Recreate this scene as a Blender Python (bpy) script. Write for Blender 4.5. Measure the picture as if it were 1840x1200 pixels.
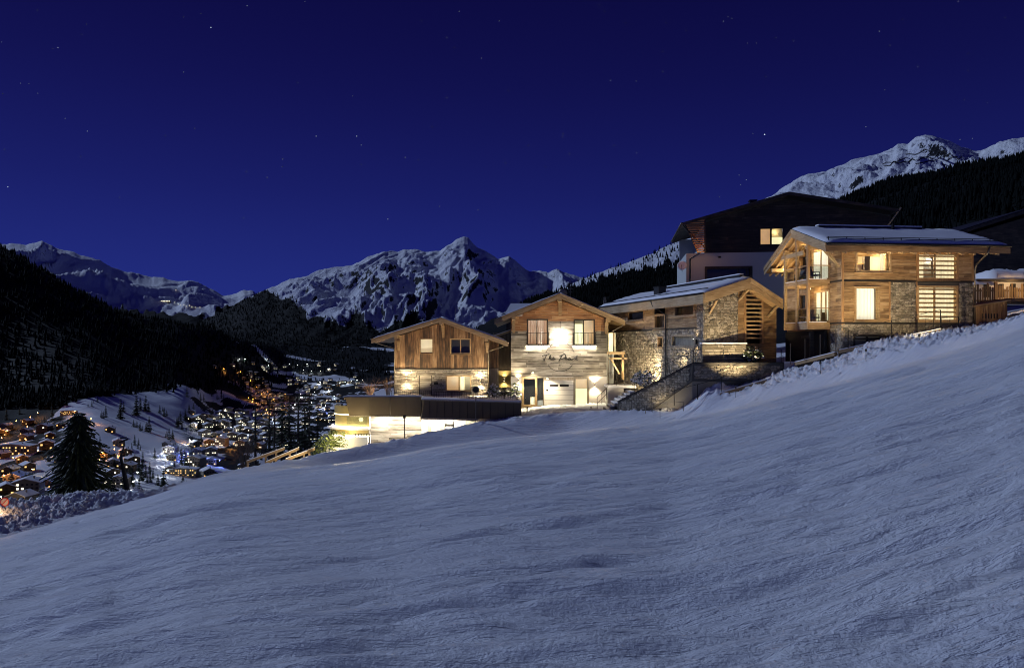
import bpy, math, random
import numpy as np
from mathutils import Vector, Matrix
for o in list(bpy.data.objects): bpy.data.objects.remove(o)
S = bpy.context.scene
COL = S.collection
R = math.radians
PI = math.pi
# ---------------------------------------------------------------- camera, sky, moon, exposure
F, CX, HY = 1300.0, 920.0, 620.0          # focal length, centre column and horizon row on a 1840 x 1200 picture
cd = bpy.data.cameras.new('camera')
cam = bpy.data.objects.new('camera', cd); COL.objects.link(cam); S.camera = cam
cd.sensor_width = 36.0; cd.lens = 36.0*F/1840.0
cd.shift_y = (HY-600.0)/1840.0
cd.clip_start = 0.2; cd.clip_end = 60000
cam.location = (0, 0, 0); cam.rotation_euler = (R(90), 0, 0)

W = bpy.data.worlds.new('World'); S.world = W; W.use_nodes = True
wn = W.node_tree.nodes; wl = W.node_tree.links; wn.clear()
out = wn.new('ShaderNodeOutputWorld'); bg = wn.new('ShaderNodeBackground')
tc = wn.new('ShaderNodeTexCoord'); sp = wn.new('ShaderNodeSeparateXYZ'); rp = wn.new('ShaderNodeValToRGB')
wl.new(tc.outputs['Generated'], sp.inputs[0]); wl.new(sp.outputs['Z'], rp.inputs[0])
cr = rp.color_ramp; cr.interpolation = 'B_SPLINE'
SKY = [(0.0, (.0160, .0275, .208)), (.10, (.0128, .0205, .170)), (.20, (.0085, .0115, .118)), (.33, (.0050, .0052, .068)), (.48, (.0031, .0027, .041)), (.75, (.0026, .0024, .034))]
while len(cr.elements) < len(SKY): cr.elements.new(.5)
for e, (p, c) in zip(cr.elements, SKY): e.position = p; e.color = (*c, 1)
# the twilight is a little brighter over the left (west) horizon
mp = wn.new('ShaderNodeMapRange'); mp.inputs[1].default_value = -1; mp.inputs[2].default_value = 1
mp.inputs[3].default_value = 1.22; mp.inputs[4].default_value = .86
wl.new(sp.outputs['X'], mp.inputs[0])
wl.new(rp.outputs[0], bg.inputs[0]); wl.new(mp.outputs[0], bg.inputs[1]); wl.new(bg.outputs[0], out.inputs[0])

ld = bpy.data.lights.new('moon', 'SUN'); moon = bpy.data.objects.new('moon', ld); COL.objects.link(moon)
ld.energy = 1.6; ld.angle = R(1.2); ld.color = (.56, .70, 1.0)
moon.rotation_euler = Vector((-.74, .29, .44)).to_track_quat('Z', 'Y').to_euler()
moon.location = (-300, 40, 200)

vs = S.view_settings; S.display_settings.display_device = 'sRGB'
vs.view_transform = 'Standard'; vs.look = 'None'; vs.exposure = 0; vs.gamma = 1; vs.use_curve_mapping = False
S.render.engine = 'CYCLES'
cy = S.cycles
cy.use_denoising = True; cy.filter_width = 1.0; cy.max_bounces = 6; cy.diffuse_bounces = 3; cy.glossy_bounces = 3; cy.transmission_bounces = 4
cy.transparent_max_bounces = 12; cy.use_light_tree = True; cy.sample_clamp_indirect = 4.0; cy.caustics_reflective = False; cy.caustics_refractive = False

# ---------------------------------------------------------------- numeric helpers
def h2(ix, iy, seed):
    a = (ix.astype(np.int64)*374761393 + iy.astype(np.int64)*668265263 + seed*974634777) & 0xffffffff
    a = ((a ^ (a >> 13))*1274126177) & 0xffffffff
    a = ((a ^ (a >> 15))*2246822519) & 0xffffffff
    return ((a ^ (a >> 16)) & 0xffffff)/float(0xffffff)
def vn(x, y, seed=0):
    ix = np.floor(x); iy = np.floor(y); fx = x-ix; fy = y-iy
    ux = fx*fx*fx*(fx*(fx*6-15)+10); uy = fy*fy*fy*(fy*(fy*6-15)+10)
    def g(i, j):
        a = h2(ix+i, iy+j, seed)*2*PI
        return np.cos(a)*(fx-i)+np.sin(a)*(fy-j)
    return 1.45*((g(0,0)*(1-ux)+g(1,0)*ux)*(1-uy)+(g(0,1)*(1-ux)+g(1,1)*ux)*uy)
def fbm(x, y, oc=4, seed=0, gain=.5):
    s = 0; a = 1.0
    for k in range(oc):
        s = s+a*vn(x*2**k+k*17.3, y*2**k-k*9.1, seed+k); a *= gain
    return s
def fbl(x, y, fx, fy, dy, oc=5, seed=0, gain=.55):            # layered noise that leaves out what the mesh is too coarse to carry
    s = 0; a = 1.0
    for k in range(oc):
        w = 1-sstep(.18, .42, fy*2**k*dy)
        if w.max() <= 0: break
        s = s+a*w*vn(x*fx*2**k+k*17.3, y*fy*2**k-k*9.1, seed+k); a *= gain
    return s
def ridged(x, y, oc=5, seed=0, gain=.52):
    s = 0; a = 1.0; w = 1.0
    for k in range(oc):
        n = 1-np.abs(vn(x*2.05**k+k*31.7, y*2.05**k+k*11.9, seed+k)); n = n*n*w
        s = s+a*n; w = np.clip(n*1.6, 0, 1); a *= gain
    return s
def sstep(a, b, x):
    t = np.clip((x-a)/(b-a), 0, 1); return t*t*(3-2*t)
def pchip(xs, ys, q):
    xs = np.asarray(xs, float); ys = np.asarray(ys, float); q = np.asarray(q, float)
    h = np.diff(xs); d = np.diff(ys)/h; n = len(xs); m = np.zeros(n)
    for i in range(1, n-1):
        if d[i-1]*d[i] > 0:
            w1 = 2*h[i]+h[i-1]; w2 = h[i]+2*h[i-1]; m[i] = (w1+w2)/(w1/d[i-1]+w2/d[i])
    m[0] = d[0]; m[-1] = d[-1]
    k = np.clip(np.searchsorted(xs, q)-1, 0, n-2); t = (q-xs[k])/h[k]
    r = (2*t**3-3*t**2+1)*ys[k]+(t**3-2*t**2+t)*h[k]*m[k]+(-2*t**3+3*t**2)*ys[k+1]+(t**3-t**2)*h[k]*m[k+1]
    r = np.where(q < xs[0], ys[0]+m[0]*(q-xs[0]), r); return np.where(q > xs[-1], ys[-1]+m[-1]*(q-xs[-1]), r)
def at(px, py, Y):                                     # the world point seen at a picture position, Y metres ahead
    return Vector(((px-CX)/F*Y, Y, -(py-HY)/F*Y))

# ---------------------------------------------------------------- materials
class NT:
    def __init__(s, name):
        s.m = bpy.data.materials.new(name); s.m.use_nodes = True; s.t = s.m.node_tree; s.n = s.t.nodes; s.n.clear()
        s.out = s.n.new('ShaderNodeOutputMaterial')
    def N(s, typ, ins=None, **kw):
        nd = s.n.new('ShaderNode'+typ)
        for k, v in kw.items(): setattr(nd, k, v)
        for k, v in (ins or {}).items():
            i = nd.inputs[k]
            if hasattr(v, 'is_output') or isinstance(v, bpy.types.NodeSocket): s.t.links.new(v, i)
            else: i.default_value = v
        return nd
    def pos(s): return s.N('NewGeometry').outputs['Position']
    def scl(s, v, k):
        return s.N('Mapping', {'Vector': v, 'Scale': k}).outputs[0]
    def noise(s, v, sc, det=3, rough=.55, dist=0):
        return s.N('TexNoise', {'Vector': v, 'Scale': sc, 'Detail': det, 'Roughness': rough, 'Distortion': dist}).outputs['Fac']
    def ramp(s, f, stops, interp='LINEAR'):
        r = s.N('ValToRGB', {'Fac': f}); e = r.color_ramp; e.interpolation = interp
        while len(e.elements) < len(stops): e.elements.new(.5)
        for el, (p, c) in zip(e.elements, stops): el.position = p; el.color = (*c, 1) if len(c) == 3 else c
        return r.outputs[0]
    def mix(s, f, a, b, mode='MIX'):
        nd = s.n.new('ShaderNodeMix'); nd.data_type = 'RGBA'; nd.blend_type = mode
        for i, v in ((0, f), (6, a), (7, b)):
            if isinstance(v, bpy.types.NodeSocket): s.t.links.new(v, nd.inputs[i])
            else: nd.inputs[i].default_value = v if i == 0 else ((*v, 1) if len(v) == 3 else v)
        return nd.outputs[2]
    def math(s, op, a, b=0.0, c=None):
        nd = s.N('Math', operation=op)
        for i, v in enumerate((a, b) if c is None else (a, b, c)):
            if isinstance(v, bpy.types.NodeSocket): s.t.links.new(v, nd.inputs[i])
            else: nd.inputs[i].default_value = v
        return nd.outputs[0]
    def bump(s, h, st=.4, dist=.02): return s.N('Bump', {'Height': h, 'Strength': st, 'Distance': dist}).outputs[0]
    def bsdf(s, col, rough=.6, normal=None, **kw):
        d = {'Base Color': col if isinstance(col, bpy.types.NodeSocket) else (*col, 1), 'Roughness': rough}
        if normal is not None: d['Normal'] = normal
        d.update(kw)
        b = s.N('BsdfPrincipled', d); s.t.links.new(b.outputs[0], s.out.inputs[0]); return b
    def surf(s, sock): s.t.links.new(sock, s.out.inputs[0])
    def rnd(s): return s.N('ObjectInfo').outputs['Random']
    def attr(s, n): return s.N('Attribute', attribute_name=n).outputs['Fac']

def plain(name, col, rough=.6, metal=0, var=.25, sc=3.0, bump=.15):
    t = NT(name); p = t.pos(); n = t.noise(p, sc, 4)
    c = t.mix(t.math('MULTIPLY', n, var*1.6), col, tuple(x*(1-var) for x in col))
    t.bsdf(c, rough, t.bump(t.noise(p, sc*8, 3), bump, .01), **{'Metallic': metal}); return t.m
def emit(name, col, st):
    t = NT(name); e = t.N('Emission', {'Color': (*col, 1), 'Strength': st}); t.surf(e.outputs[0]); return t.m
def wood(name, stops, vertical=False, rough=.65, var=.5, k=1.0):
    t = NT(name); p = t.pos(); r = t.rnd()
    off = t.N('CombineXYZ', {'X': t.math('MULTIPLY', r, 37.0), 'Y': t.math('MULTIPLY', r, 91.0), 'Z': t.math('MULTIPLY', r, 53.0)}).outputs[0]
    v = t.N('VectorMath', {0: p, 1: off}, operation='ADD').outputs[0]
    s = (14*k, 14*k, .9*k) if vertical else (.9*k, .9*k, 14*k)
    g = t.noise(t.scl(v, s), 1.0, 5, .6, .6); big = t.noise(v, .9, 3)
    f = t.math('ADD', t.math('MULTIPLY', t.math('SUBTRACT', g, .5), 1.7), t.math('ADD', t.math('MULTIPLY', t.math('SUBTRACT', r, .5), var), t.math('MULTIPLY', t.math('SUBTRACT', big, .5), 1.1)))
    f = t.math('ADD', f, .47)
    c = t.ramp(f, stops)
    t.bsdf(c, rough, t.bump(g, .35, .012)); return t.m
def tinted(name, stops, rough=.85, sc=6.0, bump=.5):             # stones: each stone carries its own tint
    t = NT(name); p = t.pos(); n = t.noise(p, sc, 5, .65)
    f = t.math('ADD', t.math('MULTIPLY', t.attr('tint'), .75), t.math('MULTIPLY', t.math('SUBTRACT', n, .5), .6))
    t.bsdf(t.ramp(f, stops), rough, t.bump(t.noise(p, sc*5, 4), bump, .02)); return t.m
def glass(name, tint=(.9, .95, 1.0), refl=.55):
    t = NT(name); bk_ = t.N('NewGeometry').outputs['Backfacing']; fr = t.N('Fresnel', {'IOR': t.math('SUBTRACT', 1.5, t.math('MULTIPLY', bk_, .8333))}).outputs[0]
    tr = t.N('BsdfTransparent', {'Color': (*tint, 1)}); gl = t.N('BsdfGlossy', {'Color': (1, 1, 1, 1), 'Roughness': .03})
    mx = t.N('MixShader', {0: t.math('MULTIPLY', fr, refl)}); t.t.links.new(tr.outputs[0], mx.inputs[1]); t.t.links.new(gl.outputs[0], mx.inputs[2])
    t.surf(mx.outputs[0]); return t.m
def glow_cloth(name, col, st, wavy=True):                          # a lit curtain or blind: it passes the room's light
    t = NT(name); p = t.pos()
    g = t.noise(t.scl(p, (9, 9, .3)), 1.0, 3) if wavy else t.noise(p, .9, 2)
    e = t.N('Emission', {'Color': (*col, 1), 'Strength': t.math('MULTIPLY', t.math('ADD', t.math('MULTIPLY', g, 1.1), .45), st)})
    b = t.N('BsdfDiffuse', {'Color': (.7, .66, .58, 1)}); a = t.N('AddShader')
    t.t.links.new(e.outputs[0], a.inputs[0]); t.t.links.new(b.outputs[0], a.inputs[1]); t.surf(a.outputs[0]); return t.m

MT = {}
t = NT('snow'); p = t.pos()
n1 = t.noise(p, 1.3, 6, .6); n2 = t.noise(p, 14, 5, .65); n3 = t.noise(p, 70, 3, .6)
t.bsdf(t.mix(n1, (.80, .81, .84), (.89, .90, .92)), .55, t.bump(t.math('ADD', n2, t.math('MULTIPLY', n3, .5)), .45, .03), **{'Specular IOR Level': .3}); MT['snow'] = t.m
t = NT('piste_snow'); p = t.pos()
sk_ = t.N('Mapping', {'Vector': p, 'Rotation': (0, 0, R(9))}).outputs[0]
st_ = t.noise(t.scl(sk_, (.16, 1.9, 1)), 1.0, 7, .68, .1); st2 = t.noise(t.scl(sk_, (.07, .55, 1)), 1.0, 4, .6, .3); st3 = t.noise(t.scl(sk_, (.9, 9, 2)), 1.0, 5, .7, .1)
n2 = t.noise(p, 20, 6, .7); n3 = t.noise(p, 75, 3, .7); n1 = t.noise(t.scl(p, (3.5, 6.5, 5)), 1.0, 5, .72)
hh = t.math('ADD', t.math('ADD', t.math('MULTIPLY', st_, 1.8), t.math('MULTIPLY', st3, .7)), t.math('ADD', t.math('MULTIPLY', n1, .45), t.math('ADD', t.math('MULTIPLY', n2, .22), t.math('MULTIPLY', n3, .06))))
t.bsdf(t.mix(st2, (.62, .65, .75), (.92, .925, .935)), .5, t.bump(hh, 1.0, .12), **{'Specular IOR Level': .25}); MT['piste'] = t.m
# ---------------------------------------------------------------- mesh building
class MB:
    def __init__(s): s.v = []; s.f = []; s.t = []
    def add(s, vs, fs, tint=0.0):
        b = len(s.v); s.v += [tuple(v) for v in vs]; s.f += [tuple(i+b for i in f) for f in fs]; s.t += [tint]*len(fs); return s
    def box(s, x0, x1, y0, y1, z0, z1, tint=0.0):
        return s.add([(x0,y0,z0),(x1,y0,z0),(x1,y1,z0),(x0,y1,z0),(x0,y0,z1),(x1,y0,z1),(x1,y1,z1),(x0,y1,z1)],
                     [(0,3,2,1),(4,5,6,7),(0,1,5,4),(1,2,6,5),(2,3,7,6),(3,0,4,7)], tint)
    def bar(s, a, b, w, h, up=(0,0,1), tint=0.0):               # a beam of section w x h between two points
        a = Vector(a); b = Vector(b); d = (b-a).normalized(); sd = d.cross(Vector(up))
        if sd.length < 1e-4: sd = d.cross(Vector((0,1,0)))
        sd.normalize(); u = sd.cross(d); q = []
        for e in (a, b):
            for i, j in ((-1,-1),(1,-1),(1,1),(-1,1)): q.append(e+sd*(i*w/2)+u*(j*h/2))
        return s.add(q, [(0,1,2,3),(7,6,5,4),(0,4,5,1),(1,5,6,2),(2,6,7,3),(3,7,4,0)], tint)
    def tube(s, pts, r, n=6, tint=0.0):
        pts = [Vector(p) for p in pts]; rs = r if isinstance(r, (list, tuple)) else [r]*len(pts); b = []; fs = []
        ref = None
        for i, p in enumerate(pts):
            d = (pts[min(i+1, len(pts)-1)]-pts[max(i-1, 0)]).normalized()
            if ref is None: ref = Vector((0,0,1)) if abs(d.z) < .9 else Vector((1,0,0))
            x = d.cross(ref).normalized(); y = x.cross(d); ref = y
            for k in range(n):
                a = 2*PI*k/n; b.append(p+x*(rs[i]*math.cos(a))+y*(rs[i]*math.sin(a)))
        for i in range(len(pts)-1):
            for k in range(n): fs.append((i*n+k, i*n+(k+1)%n, (i+1)*n+(k+1)%n, (i+1)*n+k))
        fs.append(tuple(range(n))[::-1]); fs.append(tuple((len(pts)-1)*n+k for k in range(n)))
        return s.add(b, fs, tint)
    def prism(s, poly, f0, f1, tint=0.0):                       # poly: list of 2D points; f0, f1 map (a, b) to the two ends
        n = len(poly); return s.add([f0(*p) for p in poly]+[f1(*p) for p in poly], [tuple(range(n))[::-1], tuple(range(n, 2*n))]+[(i, (i+1)%n, n+(i+1)%n, n+i) for i in range(n)], tint)
    def lathe(s, prof, n=12, c=(0,0,0), tint=0.0):
        b = []; fs = []
        for (r, z) in prof:
            for k in range(n): b.append((c[0]+r*math.cos(2*PI*k/n), c[1]+r*math.sin(2*PI*k/n), c[2]+z))
        m = len(prof)
        for i in range(m-1):
            for k in range(n): fs.append((i*n+k, i*n+(k+1)%n, (i+1)*n+(k+1)%n, (i+1)*n+k))
        fs.append(tuple(range(n))[::-1]); fs.append(tuple((m-1)*n+k for k in range(n)))
        return s.add(b, fs, tint)
    def mesh(s, name, mat=None, smooth=False):
        me = bpy.data.meshes.new(name); me.from_pydata(s.v, [], s.f)
        if any(s.t):
            a = me.attributes.new('tint', 'FLOAT', 'FACE'); a.data.foreach_set('value', s.t)
        bmf(me)
        if mat: me.materials.append(mat)
        if smooth: me.polygons.foreach_set('use_smooth', [True]*len(me.polygons))
        me.update(); return me
import bmesh
def bmf(me):                                                    # consistent outward normals
    b = bmesh.new(); b.from_mesh(me); bmesh.ops.recalc_face_normals(b, faces=b.faces); b.to_mesh(me); b.free()
def link(name, data, parent=None, **props):
    o = bpy.data.objects.new(name, data); COL.objects.link(o)
    if parent: o.parent = parent
    for k, v in props.items():
        if v: o[k] = v
    return o
def obj(name, mb, mat, parent=None, smooth=False, label=None, cat=None, group=None, kind=None, loc=None, rotz=0):
    o = link(name, mb.mesh(name, MT[mat] if isinstance(mat, str) else mat, smooth), parent, label=label, category=cat, group=group, kind=kind)
    if loc is not None: o.location = loc
    if rotz: o.rotation_euler.z = rotz
    return o
def thing(name, label, cat, loc=(0,0,0), rotz=0, group=None):
    o = link(name, None, None, label=label, category=cat, group=group); o.location = loc; o.rotation_euler.z = rotz
    o.empty_display_size = .3; return o
def grid_mesh(name, X, Y, Z, mat, attrs=None, smooth=True, kind='structure'):
    ny, nx = X.shape; me = bpy.data.meshes.new(name)
    me.vertices.add(nx*ny); me.vertices.foreach_set('co', np.stack([X, Y, Z], -1).astype(np.float32).ravel())
    i = (np.arange(ny-1)[:, None]*nx+np.arange(nx-1)[None]).ravel()
    q = np.stack([i, i+1, i+nx+1, i+nx], -1).astype(np.int32)
    me.loops.add(q.size); me.loops.foreach_set('vertex_index', q.ravel())
    me.polygons.add(len(q)); me.polygons.foreach_set('loop_start', np.arange(0, q.size, 4, dtype=np.int32))
    me.polygons.foreach_set('use_smooth', np.full(len(q), smooth))
    for k, v in (attrs or {}).items():
        a = me.attributes.new(k, 'FLOAT', 'POINT'); a.data.foreach_set('value', v.astype(np.float32).ravel())
    me.update(); me.validate(); me.materials.append(MT[mat]); return link(name, me, None, kind=kind)

# ---------------------------------------------------------------- the ground: a fan of stations running away from the camera
# px : foot of the snow bank (Y, py), its crest, the yard behind it, the far edge of the yard (Y, z)
PC = [(-900, (30,1330), (34,1290), (38,1330), (80,-42)), (-400, (35,1110), (39,1060), (43,1090), (82,-33)), (0, (40,965), (44.5,908), (49,955), (85,-26)), (65, (42,948), (46,902), (50.5,945), (85,-25)),
 (130, (44,930), (47.5,889), (52,930), (85,-24)), (195, (46.5,913), (48.8,887), (53,915), (86,-22.5)), (250, (48,897), (49.2,885), (54,905), (86,-21.5)), (350, (52,866), (53.2,861), (57,872), (88,-19)),
 (450, (54,850), (56,839), (60,852), (90,-17)), (560, (56,838), (58.5,819), (61,832), (90,-15)), (640, (57,829), (59.3,803), (61.5,822), (90,-13)), (700, (57.5,820), (60,792), (62,815), (90,-11)),
 (800, (58,801), (60.5,771), (63,800), (90,-8.5)), (900, (58,787), (60.7,754.5), (63.5,752), (90,-6.5)), (1000, (58,777), (60.7,744.5), (66,731.5), (92,-5.5)), (1100, (56.5,767), (59,740.5), (62,739), (92,-4)),
 (1150, (55.5,763), (58,739.5), (60,738), (92,-3)), (1200, (54.5,758), (57,737), (59.5,731), (92,-2)), (1250, (53,748), (55.5,728), (58.5,722), (92,-1.2)), (1300, (51.5,737), (54,716), (57.5,698), (92,-.6)), (1400, (48.5,713), (51,690), (55,662), (92,.2)),
 (1500, (45.5,689), (48,666), (50.3,640), (92,1)), (1600, (42.5,661), (44.5,636), (47.5,612), (90,3)), (1700, (40,634), (42,612), (46.2,598), (90,4)), (1770, (38,613), (40.5,594), (46,590), (90,4.8)), (1840, (36,590), (38.5,575), (45,572), (90,5.4)),
 (2100, (31,522), (33,510), (38,508), (90,14)), (2600, (26,430), (28,420), (32,418), (90,24))]
PC = [(c[0], c[1], (c[1][0]+(c[2][0]-c[1][0])*(.62 if 480 < c[0] < 1900 else 1), c[2][1]), c[3], c[4]) for c in PC]
PA = np.array([(c[0]-CX)/F for c in PC])
Zp = lambda t: -(t[1]-HY)/F*t[0]
PST = [[np.array([c[k][0] for c in PC]), np.array([c[k][1] if k == 4 else Zp(c[k]) for c in PC])] for k in (1, 2, 3, 4)]
CAMH = -1.72; NEAR = 1.6
def stations(ax):
    Ys = []; Zs = []
    for Yk, Zk in PST: Ys.append(pchip(PA, Yk, ax)); Zs.append(pchip(PA, Zk, ax))
    z0 = CAMH+(Zs[0]-CAMH)*NEAR/Ys[0]
    return [np.full_like(ax, NEAR)]+Ys, [z0]+Zs
def ground_z(x, y):                                             # the bare ground without the loose snow's relief
    ax = np.array([x/y]); Ys, Zs = stations(ax)
    if y > Ys[-1][0]: return valley_z(x/y, y)
    return float(np.interp(y, [a[0] for a in Ys], [a[0] for a in Zs]))
axs = np.concatenate([np.linspace(-1.15, -.74, 55), np.linspace(-.735, .735, 830), np.linspace(.74, 1.15, 55)])
Ys, Zs = stations(axs)
NR = (640, 52, 58, 20); rows = []; zr = []; reg = []
for k, n in enumerate(NR):
    t = np.arange(n)/n
    for s in t:
        if k == 0:
            Yk = Ys[0]*(Ys[1]/Ys[0])**s; f = (Yk-Ys[0])/(Ys[1]-Ys[0])
        else:
            f = s; Yk = Ys[k]+(Ys[k+1]-Ys[k])*s
            if k == 1: f = sstep(0, 1, np.full_like(Yk, s))*.6+s*.4
        rows.append(Yk); zr.append(Zs[k]+(Zs[k+1]-Zs[k])*f); reg.append(np.full_like(Yk, k+s))
rows.append(Ys[4]); zr.append(Zs[4]); reg.append(np.full_like(axs, 4.0))
GY = np.array(rows); GZ = np.array(zr); RG = np.array(reg); GX = GY*axs[None]
PXI = GX/GY*F+CX
pis = 1-sstep(.97, 1.06, RG)                                    # 1 on the groomed run
# the run: long ridges and grooves along the fall line (towards the left), lumps, a few ski tracks
sk = GY+.16*GX                                                    # tracks run slightly across the picture
ws = fbm(GX*.12, GY*.2, 3, 15)*.8                                  # the wind's and the skis' long streaks wander a little
dyg = np.gradient(GY, axis=0)
lng = fbm(GX*.05, sk*.17, 3, 9)*.20+fbl(GX, sk+ws, .11, .80, dyg, 5, 3, .60)*.080+fbl(GX, sk+ws*.6, .30, 3.4, dyg, 5, 5, .64)*.050
patch = sstep(-.25, .5, fbm(GX*.13, GY*.34, 4, 21))
lump = fbl(GX, sk+ws, .8, 3.0, dyg, 6, 31, .6)*.040*(.1+patch)+fbl(GX, GY, 2.2, 4.5, dyg, 5, 37, .62)*.026*(.2+patch)
edge_smooth = sstep(0, 9, Ys[1][None]-GY)                        # the last metres before the bank are freshly groomed
dz = lng*(.35+.65*edge_smooth)+lump*(.12+.88*edge_smooth)
rr = np.random.RandomState(4)
gm = GY[:, GY.shape[1]//2]
for k in range(260):
    y0 = 2.5+rr.rand()**1.5*50; sl = -.34+rr.rand()*.42; c = (rr.rand()-.5)*.010; x0 = (rr.rand()-.5)*1.4*y0; ln = 4+rr.rand()*24
    w = .022+.04*rr.rand()+.0055*y0; am = (.24+.40*rr.rand())*w; ra, rb = np.searchsorted(gm, [y0-8-.1*y0, y0+8+.15*y0]); gx = GX[ra:rb]; gy = GY[ra:rb]
    if rb-ra < 2: continue
    d = gy-(y0+sl*(gx-x0)+c*(gx-x0)**2+.25*np.sin((gx-x0)*.35+k))
    dz[ra:rb] += (-np.exp(-(d/w)**2)+.6*np.exp(-((d-1.9*w)/w)**2))*am*np.exp(-((gx-x0)/ln)**4)*edge_smooth[ra:rb]
cor = np.sin((GY*.93+GX*.30)*2*PI/.24)*.010*sstep(.1, .6, fbm(GX*.09, GY*.12, 2, 77)+.1)
cor = cor*(1-sstep(12, 26, GY))
Z2 = GZ+(dz+cor)*pis
# the bank and the loose snow thrown behind it
bk = sstep(1.02, 1.25, RG)*(1-sstep(3.0, 3.5, RG))
rough = np.interp(PXI, [-400, 0, 200, 270, 340, 500, 900, 1000, 1150, 1300, 1900], [1.3, 1.2, 1.0, .6, .25, .3, .4, .45, .7, 1.0, 1.0])
crestw = np.exp(-((RG-2)/.22)**2)
face = np.clip(RG-1, 0, 1)*(1-sstep(2., 2.3, RG))
lm = ridged(GX*.8, GY*.8, 4, 51)*.15-.12+np.abs(fbm(GX*1.7, GY*1.7, 5, 55, .7))*.27
wr = (np.clip(RG-1.75, 0, .5)*2)*(1-sstep(3.0, 3.4, RG))
wl_ = np.where(PXI < 300, sstep(1.0, 1.3, RG)*(1-sstep(2.6, 3.2, RG)), wr)
Z2 = Z2+lm*rough*wl_*.95+crestw*(fbm(GX*.5, GY*.5, 4, 61)*.22+np.abs(fbm(GX*2.2, GY*2.2, 3, 62))*.16)*np.clip(rough+.15, .4, 1)+face*fbm(GX*.7, GY*.9, 4, 66)*.05
# one big shovelled heap near the stairs
hx, hy = (1282-CX)/F*53.9, 53.9
Z2 = Z2+(1.05+.25*fbm(GX*1.3, GY*1.3, 3, 91))*np.exp(-(((GX-hx)/1.25)**2+((GY-hy)/.9)**2))
piste = grid_mesh('snow_slope', GX, GY, Z2, 'piste')

# ---------------------------------------------------------------- the valley and the wooded slopes that close it
VC = [(-2300, (300,-180),(600,-100),(900,-100),(1100,-20),(1500,400)), (-900, (300,-120),(600,-130),(1000,-110),(1200,-40),(1700,500)), (-400, (300,-95),(620,-115),(950,-112),(1180,-60),(1800,440)), (0, (350,-88),(620,-112),(950,-121),(1200,-88),(1900,252)), (60, (350,-90),(625,-115),(930,-117),(1180,-80),(1920,203)),
 (150, (350,-93),(650,-120),(900,-105),(1150,-76),(1950,130)), (250, (350,-98),(700,-128),(950,-120),(1250,-83),(2050,78)), (330, (350,-100),(750,-135),(1050,-133),(1400,-78),(2200,58)), (380, (350,-100),(780,-140),(1180,-142),(1700,-94),(2450,48)),
 (430, (350,-100),(800,-145),(1300,-150),(2000,-112),(2800,18)), (520, (350,-100),(1000,-160),(1900,-160),(2900,-120),(4200,-10)), (620, (350,-98),(1200,-165),(2200,-165),(3200,-112),(4500,0)), (800, (350,-90),(1200,-160),(2400,-150),(3300,-100),(4500,10)),
 (1000, (350,-50),(1200,-100),(2300,-60),(3000,-10),(4000,40)), (1150, (350,-30),(800,-40),(1400,-20),(1800,20),(2200,60)), (1300, (200,0),(450,10),(700,30),(1000,60),(1300,104)), (1450, (180,8),(400,22),(650,60),(950,130),(1300,212)), (1540, (160,12),(350,32),(600,82),(900,160),(1300,250)),
 (1600, (150,14),(350,40),(600,100),(900,180),(1300,266)), (1700, (150,18),(350,50),(600,115),(900,197),(1300,289)), (1840, (150,24),(350,62),(600,132),(900,216),(1300,322)), (2300, (150,50),(350,110),(600,200),(900,320),(1300,480)), (2700, (150,70),(350,140),(600,250),(900,400),(1300,560))]
VA = np.array([(c[0]-CX)/F for c in VC])
VST = [[np.array([c[k][0] for c in VC], float), np.array([c[k][1] for c in VC], float)] for k in range(1, 6)]
def vstations(ax):
    Ys, Zs = stations(ax); Y = [Ys[4]]; Z = [Zs[4]]
    for a, b in VST: Y.append(pchip(VA, a, ax)); Z.append(pchip(VA, b, ax))
    Y.append(Y[-1]+500); Z.append(Z[-1]-260); return Y, Z
def valley_relief(x, y, r):
    a = np.clip(y/900, .12, 1.6)
    return fbm(x*.004, y*.004, 4, 101)*7*a*sstep(.2, 1, r)*(1-.5*((r > 1.5) & (r < 3.2)))+sstep(4, 5, r)*(1-sstep(5.0, 5.6, r))*fbm(x*.012, y*.012, 3, 105)*9
_vc = {}
def vcurve(ax):
    k = round(ax, 4)
    if k not in _vc:
        Y, Z = vstations(np.array([ax])); Yc = [a[0] for a in Y]; Zc = [a[0] for a in Z]
        yy = np.linspace(Yc[0], Yc[-1], 900); rg = np.interp(yy, Yc, range(len(Yc))); zz = pchip(Yc, Zc, yy)
        zz = zz+valley_relief(yy*ax, yy, rg); _vc[k] = (yy, zz, rg)
    return _vc[k]
def valley_z(ax, y): yy, zz, _ = vcurve(ax); return float(np.interp(y, yy, zz))
def valley_hit(px, py):                                         # where the line of sight through a picture position meets the valley
    yy, zz, rg = vcurve((px-CX)/F); el = -(py-HY)/F; d = zz-el*yy
    for i in range(1, len(yy)):
        if d[i-1] < 0 <= d[i]:
            t = d[i-1]/(d[i-1]-d[i]); y = yy[i-1]+(yy[i]-yy[i-1])*t; return Vector(((px-CX)/F*y, y, el*y))
    return None
vax = np.concatenate([np.linspace(-2.3, -.73, 66), np.linspace(-.725, .20, 350), np.linspace(.203, .74, 120), np.linspace(.75, 1.2, 24)])
Yv, Zv = vstations(vax); rws = []; ZZ = []; RV = []
nz = 260
for j in range(len(vax)):
    Yc = [a[j] for a in Yv]; Zc = [a[j] for a in Zv]; rg = np.linspace(0, 6, nz)
    yy = np.interp(rg, range(7), Yc); rws.append(yy); ZZ.append(pchip(Yc, Zc, yy)); RV.append(rg)
VY = np.array(rws).T; VZ = np.array(ZZ).T; RV = np.array(RV).T; VX = VY*vax[None]; VP = vax*F+CX
VZ = VZ+valley_relief(VX, VY, RV)
fn = fbm(VX*.006, VY*.006, 4, 140)
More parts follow.
